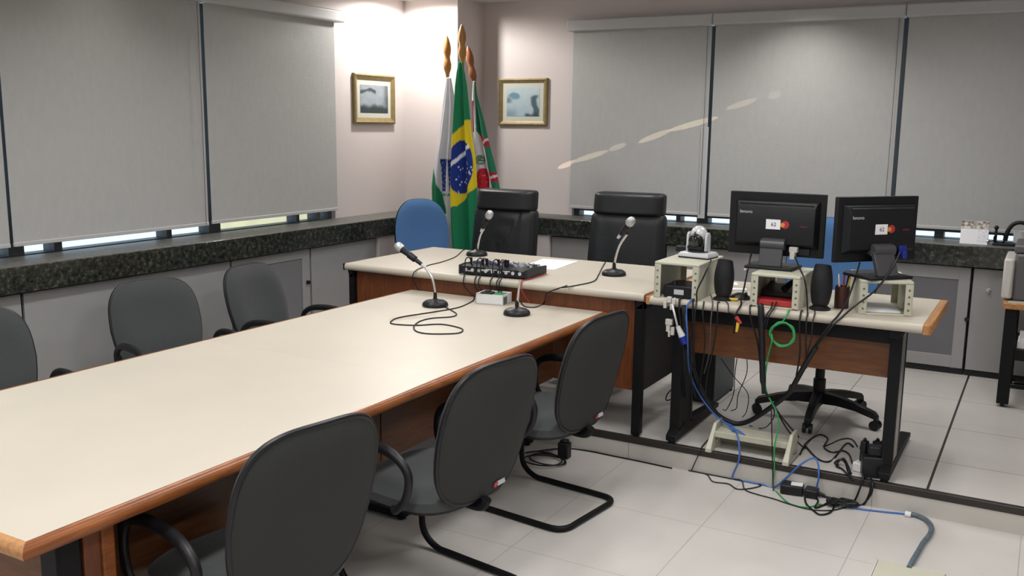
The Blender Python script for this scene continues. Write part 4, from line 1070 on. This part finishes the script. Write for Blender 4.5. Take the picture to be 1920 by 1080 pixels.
e = dk_(797, 503); pts += [Vector((e.x, 4.452, DT+.003)), Vector((e.x-.01, 4.432, DT-.03)), Vector((e.x-.005, 4.44, TZ+.05)), Vector((e.x+.01, 4.465, TZ+.004))]
cable('thin black cable across the left half of the raised desk top', pts, .003, 'plastic')
for i, (fx, bx_, mm, lb) in enumerate([(.10, .25, 'plastic', 'black audio lead hanging from the mixer, leftmost'), (.28, .42, 'plastic', 'black audio lead from the mixer to the white box, second from the left'),
                                       (.34, .50, 'plastic', 'black audio lead from the mixer to the white box, third from the left'), (.52, .70, 'plastic', 'black audio lead from the middle of the mixer'),
                                       (.62, .80, 'plastic', 'black audio lead from the right half of the mixer'), (.66, .88, 'plastic', 'black audio lead just left of the dark microphone head')]):
    a = mixp(w*fx, -.004, .032); d_ = (a-CAM); 
    pts = [mixp(w*fx, .06, .075), mixp(w*fx, .03, .098), mixp(w*fx, -.01, .085), Vector((a.x+.005, min(a.y-.02, 4.50), DT+.010)), Vector((a.x+.01, 4.434, DT-.012)), Vector((a.x+.012, 4.434, DT-.05)), Vector((a.x+.03, 4.45, TZ+.035)), Vector((a.x+.06, 4.462, TZ+.006))]
    c_ = cable(lb, pts, .0035, mm)
    pg = obj('jack_plug', B().cyl(mixp(w*fx, .06, .056), mixp(w*fx, .06, .094), .007, n=10), M['plastic'], c_); pg['label'] = 'upright black jack plug'
rc = [mixp(w+.02, dpt*.9, .006), mixp(w+.016, dpt*.5, .005), mixp(w+.012, .05, .005), mixp(w+.0, -.03, .005)]
e = rc[-1]; rc += [Vector((e.x, 4.452, DT+.004)), Vector((e.x+.005, 4.432, DT-.03)), Vector((e.x+.02, 4.44, TZ+.05)), Vector((e.x+.04, 4.465, TZ+.008))]
cable('thin red cable running along the right side of the mixer and over the desk edge', rc, .003, 'red')

# --- leads of the monitors and devices, hanging over the front edge of the monitor desk
mk = lambda *q: list(q)
cable('black lead from the left monitor down past its riser', mk(hg(1409, 474, 4.70), hg(1403, 500, 4.66), hg(1395, 540, 4.55), hg(1390, 560, 4.47), Vector((hg(1386, 570).x, 4.41, DT+.005)), hg(1380, 590), hg(1376, 625, 4.40)), .0045, 'plastic')
cp = ony(1402, 497, 4.655); cq = ony(1397, 508, 4.64)
tag(obj('lead_connector', B().cyl(cp, cq, .009, n=12), M['offwhite']), 'white in-line connector on the lead left of the left monitor neck', 'connector')
cable('black lead from the right side of the left monitor hanging over the desk front', mk(hg(1491, 482, 4.62), hg(1498, 500, 4.52), hg(1507, 520, 4.418), hg(1512, 545, 4.415), Vector((hg(1513, 570).x, 4.405, DT+.004)), hg(1512, 600), hg(1511, 640, 4.38), hg(1512, 690, 4.45)), .004, 'plastic')
cable('thin black lead hanging beside the black speaker between the monitors', mk(hg(1527, 583, 4.42), Vector((hg(1526, 586).x, 4.405, DT+.004)), hg(1524, 604), hg(1520, 640, 4.37), hg(1508, 680, 4.42)), .003, 'plastic')
cable('black lead from the right monitor running past the pen cup', mk(hg(1612, 492, 4.62), hg(1604, 520, 4.58), hg(1592, 555, 4.5), hg(1583, 575, 4.46), Vector((hg(1570, 590).x, 4.41, DT+.005)), hg(1555, 610), hg(1530, 645, 4.40), hg(1512, 675, 4.42)), .0045, 'plastic')
cable('black lead from the blue plug of the right monitor sweeping to the desk edge', mk(hg(1688, 472, 4.60), hg(1672, 505, 4.56), hg(1640, 545, 4.48), hg(1605, 572, 4.42), Vector((hg(1580, 592).x, 4.408, DT+.006)), hg(1560, 612), hg(1532, 648, 4.40), hg(1510, 682, 4.42)), .0045, 'plastic')
cable('thick black cable loom sagging across the chair base to the left desk leg', mk(hg(1530, 650, 4.40), hg(1510, 683, 4.42), hg(1494, 712, 4.46), hg(1478, 738, 4.52), hg(1445, 764, 4.60), hg(1415, 784, 4.64), hg(1394, 793, 4.65), hg(1374, 793, 4.65), hg(1344, 776, 4.64), hg(1318, 738, 4.62), hg(1300, 695, 4.58), hg(1290, 650, 4.48), hg(1284, 600, 4.385), hg(1282, 572, 4.385)), .0125, 'plastic', 'cable_loom', n=10)
cable('thick black cable loom hanging straight down in front of the wood panel', mk(Vector((hg(1424, 572).x, 4.40, DT+.012)), Vector((hg(1425, 578).x, 4.394, DT+.004)), hg(1427, 600, 4.385), hg(1429, 650, 4.40), hg(1430, 700, 4.45), hg(1432, 738, 4.46)), lambda q: .015 if q < .9 else .010, 'plastic', 'cable_loom', n=10)
cable('black lead joining the straight loom from the right at the desk edge', mk(hg(1448, 567, 4.43), Vector((hg(1444, 575).x, 4.400, DT+.004)), hg(1438, 590), hg(1432, 612, 4.385)), .004, 'plastic')
cable('second black lead joining the straight loom from the right', mk(hg(1456, 566, 4.44), Vector((hg(1449, 576).x, 4.400, DT+.004)), hg(1442, 592), hg(1436, 616, 4.385)), .0035, 'plastic')
cable('black power cord from the straight loom running over the floor to the power strip', mk(hg(1431, 730, 4.46), hg(1448, 755, 4.5), hg(1464, 780, 4.52), fl(1496, 818), fl(1514, 841), fl(1534, 861), fl(1553, 866), fl(1566, 857), hg(1587, 832, 4.60), hg(1600, 838, 4.62)), .005, 'plastic', 'cable')
cable('black power cord arching up to the tall plug of the power strip', mk(hg(1460, 778, 4.52), hg(1480, 810, 4.56), fl(1510, 840), fl(1547, 836), hg(1577, 824, 4.62), hg(1597, 824, 4.62), hg(1608, 838, 4.60)), .004, 'plastic', 'cable')
cable('thin black cable looping behind the green lead under the monitor desk', mk(hg(1440, 740, 4.6), hg(1452, 775, 4.62), hg(1440, 798, 4.64), fl(1425, 803), fl(1405, 798)), .003, 'plastic')
cable('thin straight black cable hanging from under the monitor desk to the lower floor', mk(hg(1446, 760, 4.46), hg(1447, 800, 4.44), hg(1448, 850, 4.42), hg(1449, 895, 4.41), lo(1450, 920)), .003, 'plastic')
gc = hg(1467, 627, 4.378); pts = [Vector((hg(1478, 566).x, 4.42, DT+.004)), Vector((hg(1477, 574).x, 4.400, DT+.003)), hg(1476, 590, 4.38), hg(1468, 602, 4.378), hg(1452, 612, 4.378)]
for k in range(30):
    a = 2.6 - 2*PI*k/10; rr = .055+.004*math.sin(k*1.7); pts.append(gc+Vector((rr*math.cos(a), .004*math.sin(k*.9)-.0, rr*math.sin(a))))
pts += [hg(1447, 640, 4.35), hg(1438, 680, 4.42), hg(1436, 730, 4.48), hg(1455, 770, 4.48), hg(1460, 795, 4.48), hg(1452, 840, 4.44), hg(1452, 880, 4.42), lo(1455, 905, .006), lo(1462, 928), lo(1480, 944), lo(1510, 951), lo(1540, 945)]
cable('green network cable with a hanging coil in front of the wood panel', pts, .0035, 'green', k=5)
cable('blue network cable from the desk edge down to the fallen riser and across the floor', mk(hg(1300, 556, 4.45), Vector((hg(1293, 560).x, 4.402, DT+.004)), hg(1287, 580), hg(1289, 630, 4.38), hg(1292, 690, 4.52), hg(1302, 722, 4.6), hg(1325, 760, 4.62), hg(1352, 788, 4.60), hg(1374, 800, 4.56), hg(1384, 822, 4.46), hg(1386, 860, 4.42), lo(1390, 880), lo(1408, 893), lo(1440, 896), lo(1475, 886, .01), hg(1500, 872, 4.43), hg(1525, 859, 4.45), hg(1534, 870, 4.43), hg(1535, 895, 4.41), lo(1540, 917), lo(1565, 936), lo(1600, 952), lo(1660, 960), lo(1712, 965)), .0045, 'bluecable')
cable('tangle of blue network cable on the fallen beige riser', mk(hg(1345, 782, 4.60), hg(1365, 797, 4.58), hg(1378, 812, 4.54), hg(1392, 826, 4.52), hg(1408, 829, 4.52), hg(1398, 818, 4.52), hg(1382, 806, 4.54), hg(1372, 812, 4.54), hg(1384, 828, 4.50), hg(1387, 850, 4.44)), .005, 'bluecable')
cable('white cable hanging at the left end of the monitor desk', mk(Vector((hg(1262, 560).x, 4.41, DT+.004)), hg(1261, 570, 4.385), hg(1265, 590, 4.36), hg(1271, 615, 4.40)), .005, 'white')
a, b_ = ony(1271, 612, 4.40), ony(1279, 630, 4.41)
vp = obj('video_plug', B().cyl(a, b_, .011, .018, 14), M['white']); tag(vp, 'white plug at the end of the hanging white cable', 'plug')
vb = obj('plug_face', B().cyl(b_, b_+(b_-a)*.75, .022, .020, 14), M['blueplug'], vp); vb['label'] = 'dark blue connector'
cable('pair of audio leads with red and yellow plugs hanging below the desk edge', mk(hg(1360, 565, 4.42), Vector((hg(1363, 572).x, 4.400, DT+.003)), hg(1366, 584, 4.385), hg(1374, 588, 4.385), hg(1382, 596, 4.385)), .003, 'pc')
tag(obj('audio_plug', B().cyl(ony(1380, 594, 4.38), ony(1389, 607, 4.38), .010, .008, 12), M['red']), 'red audio plug hanging below the front edge of the monitor desk', 'plug')
tag(obj('audio_plug', B().cyl(ony(1384, 605, 4.38), ony(1381, 622, 4.38), .009, .006, 12), M['yellow']), 'yellow audio plug hanging below the red one', 'plug')
cable('thin black lead dropping behind the left leg of the monitor desk', mk(Vector((hg(1316, 574).x, 4.408, DT+.003)), hg(1318, 590), hg(1322, 640, 4.40), hg(1316, 690, 4.5), hg(1310, 730, 4.6)), .004, 'plastic')
cable('black lead hanging from the dome camera riser over the desk edge', mk(hg(1333, 488, 4.50), hg(1327, 502, 4.402), hg(1318, 522, 4.400), hg(1307, 545, 4.400), Vector((hg(1303, 568).x, 4.405, DT+.004)), hg(1303, 590), hg(1300, 640, 4.42), hg(1303, 690, 4.55)), .004, 'plastic')
cable('grey lead hanging next to the black speaker of the left riser', mk(hg(1332, 552, 4.45), Vector((hg(1333, 574).x, 4.405, DT+.003)), hg(1333, 600, 4.385), hg(1330, 660, 4.42), hg(1320, 700, 4.55)), .0035, 'neck')
cable('black cable loop standing by the foot of the left desk leg', mk(hg(1275, 765, 4.56), hg(1262, 785, 4.54), hg(1256, 805, 4.53), fl(1262, 818), fl(1275, 812), hg(1284, 790, 4.57)), .0035, 'plastic')
cable('black cable loop in the gap between the two desks', mk(hg(1268, 722, 4.7), hg(1252, 738, 4.72), hg(1249, 750, 4.72), hg(1258, 749, 4.7), hg(1272, 744, 4.7)), .0035, 'plastic')
for i, (pp_, lb) in enumerate([([(1383, 665, 5.0), (1378, 700, 5.0), (1375, 740, 5.0), (1362, 768, 5.0), (1355, 767, 5.0)], 'thin dark wire hanging below the wood panel, left one of two'),
                               ([(1400, 668, 5.0), (1400, 700, 5.0), (1384, 740, 5.0), (1381, 765, 5.0), (1370, 770, 5.0)], 'thin dark wire hanging below the wood panel, right one of two'),
                               ([(1352, 672, 5.1), (1375, 705, 5.1), (1402, 738, 5.1), (1400, 770, 5.1), (1392, 782, 5.0)], 'thin dark wire slanting right below the wood panel')]):
    cable(lb, [ony(a_, b2, c2) for a_, b2, c2 in pp_], .0025, 'plastic')
cable('thin black wire straggling along the foot of the step on the lower floor', [lo(*q) for q in ((1308, 866), (1313, 880), (1326, 890), (1337, 903), (1365, 907), (1383, 917), (1411, 915), (1427, 910), (1420, 906))], .003, 'plastic')
cable('black cord lying at the foot of the step left of the power bricks', [lo(*q) for q in ((1342, 866), (1343, 880), (1356, 893), (1395, 900), (1418, 893), (1436, 878))], .003, 'plastic')
cable('thin dark wire running across the lower floor tiles below the power bricks', [lo(*q) for q in ((1391, 880), (1392, 900), (1397, 918), (1420, 927), (1450, 935), (1480, 945), (1518, 955), (1557, 957), (1586, 951))], .003, 'plastic')

for pts_, r_, lb in [
    ([(1272, 563, 0), (1274, 585, 4.385), (1280, 640, 4.44), (1284, 700, 4.52), (1287, 745, 4.58)], .0055, 'thick black lead hanging beside the white plugs at the left desk end'),
    ([(1297, 566, 0), (1299, 590, 4.385), (1297, 650, 4.43), (1296, 710, 4.50), (1304, 745, 4.56)], .005, 'black lead hanging just right of the blue network cable'),
    ([(1343, 574, 0), (1345, 600, 4.385), (1338, 650, 4.42), (1326, 705, 4.50), (1322, 748, 4.56)], .0035, 'thin black lead hanging below the left speaker in front of the wood panel'),
    ([(1404, 577, 0), (1408, 600, 4.385), (1420, 640, 4.42), (1426, 690, 4.46)], .004, 'black lead running from the left monitor riser into the straight loom'),
    ([(1500, 588, 0), (1499, 610, 4.385), (1500, 660, 4.42), (1493, 705, 4.46)], .004, 'black lead hanging right of the green coil')]:
    h_ = hg(pts_[0][0], pts_[0][1]); q0 = Vector((h_.x, 4.43, DT+r_)); q1 = Vector((h_.x, 4.398, DT+r_*.5))
    cable(lb, [q0, q1]+[ony(a_, b2, c2) for a_, b2, c2 in pts_[1:]], r_, 'plastic')
cable('black cord snaking on the raised floor between the fallen riser and the power strip', [fl(*q, .005) for q in ((1500, 852), (1512, 830), (1535, 815), (1552, 822), (1545, 838), (1560, 848), (1580, 845), (1592, 852), (1598, 868))], .004, 'plastic')
cable('thin black wire falling over the step left of the fallen riser', [fl(1352, 800), fl(1340, 812), hg(1318, 835, 4.50), hg(1312, 848, 4.425), lo(1312, 868)], .0028, 'plastic')
# power bricks, strip, coil
pa, pb = lo(1462, 925), lo(1531, 935); aa = math.atan2(pb.y-pa.y, pb.x-pa.x)
t = thing('power_brick', 'large black power brick with white label on the lower floor', 'power brick', (pa.x, pa.y, 0), aa)
Lb = (pb-pa).length
obj('case', B().bb(0, Lb*.62, 0, .085, .002, .048), M['plastic'], t, bevel=.007)
lb = obj('label_plate', B().bb(Lb*.28, Lb*.60, .012, .06, .048, .0488), M['white'], t, smooth=False); lb['label'] = 'white rating label'
t2_ = thing('power_brick', 'smaller black power brick against the right end of the labelled one', 'power brick', (pa.x+math.cos(aa)*Lb*.66, pa.y+math.sin(aa)*Lb*.66, 0), aa-.08)
obj('case', B().bb(0, Lb*.36, -.005, .075, .002, .042), M['plastic'], t2_, bevel=.007)
obj('cord_boot', B().cyl((Lb*.36, .035, .02), (Lb*.36+.03, .035, .016), .009, .005, 10), M['plastic'], t2_)
cable('black cord joining the power bricks to the power strip', mk(lo(1538, 924, .012), lo(1560, 922, .006), lo(1590, 921, .006), lo(1613, 918, .006), hg(1616, 905, 4.42), hg(1618, 888, 4.45)), .0045, 'plastic', 'cable')
cable('black cord looping on the tiles below the power bricks', [lo(*q, .005) for q in ((1509, 933), (1512, 945), (1526, 958), (1538, 965), (1556, 961), (1564, 949), (1558, 941), (1542, 948), (1528, 952), (1534, 940), (1530, 933))], .0045, 'plastic')
co = []
c0, c1 = lo(1552, 944, .01), lo(1608, 948, .01)
for k in range(46):
    a_ = 2*PI*k/9.2; m_ = (c0+c1)/2; h_ = (c1-c0)/2
    co.append(m_+h_*math.cos(a_)*(1+.06*math.sin(k)) + Vector((-h_.y, h_.x, 0)).normalized()*.030*math.sin(2*a_ if k % 2 else a_) + Vector((0, 0, .006+.010*(k/46)+.004*math.sin(k*1.3))))
cable('black power cord tied in a flat bundle on the lower floor', co, .005, 'plastic', 'cable', k=4)
cable('pair of black cords drooping over the step edge to the tied bundle', mk(fl(1620, 890, .006), hg(1626, 900, 4.42), hg(1632, 918, 4.41), lo(1626, 934), lo(1606, 944)), .0045, 'plastic', 'cable')
cable('second black cord drooping over the step edge beside the power strip', mk(fl(1632, 894, .006), hg(1636, 906, 4.42), hg(1634, 925, 4.41), lo(1622, 938), lo(1600, 950)), .0045, 'plastic', 'cable')
sp_ = fl(1604, 884, 0); aa = math.radians(72)
t = thing('power_strip', 'white power strip crowded with black plugs beside the right desk leg', 'power strip', (sp_.x+.02, sp_.y+.02, DZ), aa)
obj('housing', B().bb(-.03, .30, -.03, .03, 0, .045), M['white'], t, bevel=.006)
for k, (x_, h_, w_) in enumerate([(.02, .10, .020), (.085, .055, .03), (.15, .07, .026), (.21, .05, .03)]):
    pg = obj('plug', B().bb(x_-.018, x_+.018, -w_*.7, w_*.7, .045, .045+h_).cyl((x_, 0, .045+h_), (x_, 0, .06+h_), .010, .006, 10), M['plastic'], t, bevel=.004); pg['label'] = 'black plug'
t = thing('power_brick', 'black plug-in power supply on the floor against the right desk leg', 'power brick', (onz(1633, 893, DZ).x, onz(1633, 893, DZ).y, DZ), .3)
obj('case', B().bb(-.045, .045, -.03, .04, .001, .10).bb(-.02, .06, -.01, .05, .10, .145), M['plastic'], t, bevel=.006)
obj('prongs', B().cyl((.06, .0, .12), (.078, 0, .12), .003, n=8).cyl((.06, .02, .12), (.078, .02, .12), .003, n=8), M['chrome'], t)
cable('black cord bundle in front of the white power strip', mk(fl(1572, 872, .006), fl(1565, 868, .006), hg(1575, 862, 4.58), hg(1585, 868, 4.56), fl(1590, 884, .006), fl(1600, 902, .006), fl(1580, 880, .008), fl(1568, 873, .01), hg(1582, 860, 4.58), fl(1596, 888, .008)), .0045, 'plastic', 'cable')
cable('arched black lead over the power strip plugs', mk(hg(1613, 842, 4.60), hg(1616, 832, 4.60), hg(1623, 831, 4.60), hg(1630, 842, 4.60), hg(1632, 862, 4.58)), .0045, 'plastic', 'cable')
cable('blue-grey spiral wrapped conduit curving on the lower floor to the floor hatch', [lo(*q, .011) for q in ((1704, 963), (1717, 966), (1732, 972), (1742, 980), (1747, 991), (1742, 1004), (1731, 1018), (1724, 1030), (1717, 1042), (1710, 1054), (1704, 1066))], .011, 'spiral', 'conduit', n=10)
tp = lo(1703, 964, .012)
tag(obj('tape_collar', B().cyl(tp+Vector((-.012, .0, 0)), tp+Vector((.012, -.003, 0)), .0135, n=14), M['white']), 'white tape collar where the conduit begins', 'tape')
ha = onz(1641, 1052, 0)
t = thing('floor_hatch', 'flat beige floor outlet cover at the bottom picture edge', 'floor outlet', (ha.x, ha.y, 0))
obj('cover', B().bb(.012, .26, -.30, -.004, 0, .014), M['beige'], t, bevel=.003)
obj('frame', B().bb(0, .010, -.31, 0, 0, .010).bb(0, .27, -.002, .008, 0, .010).bb(.262, .272, -.31, 0, 0, .010), M['offwhite'], t, smooth=False)
# under the third chair
cx_ = onz(1021, 864, .005); co = []
for k in range(26):
    a_ = 2*PI*k/10; rr = .105+.014*math.sin(k*.8); co.append(cx_+Vector((rr*math.cos(a_), rr*.72*math.sin(a_)+.02*math.sin(k*.3), .001+.0006*k)))
co += [lo(1052, 841), lo(1100, 845), lo(1150, 855), lo(1200, 865), lo(1260, 878)]
cable('black cable coiled on the floor under the chair beside the raised desk corner', co, .004, 'plastic')
ap = onz(1058, 858, 0)
tag(obj('power_brick', B().bb(-.03, .03, -.025, .025, 0, .085).bb(-.02, .02, -.02, .02, .085, .10), M['plastic'], bevel=.006, loc=(ap.x, min(ap.y, DY-.04), 0)), 'black adapter standing on the floor under the chair beside the raised desk corner', 'adapter')
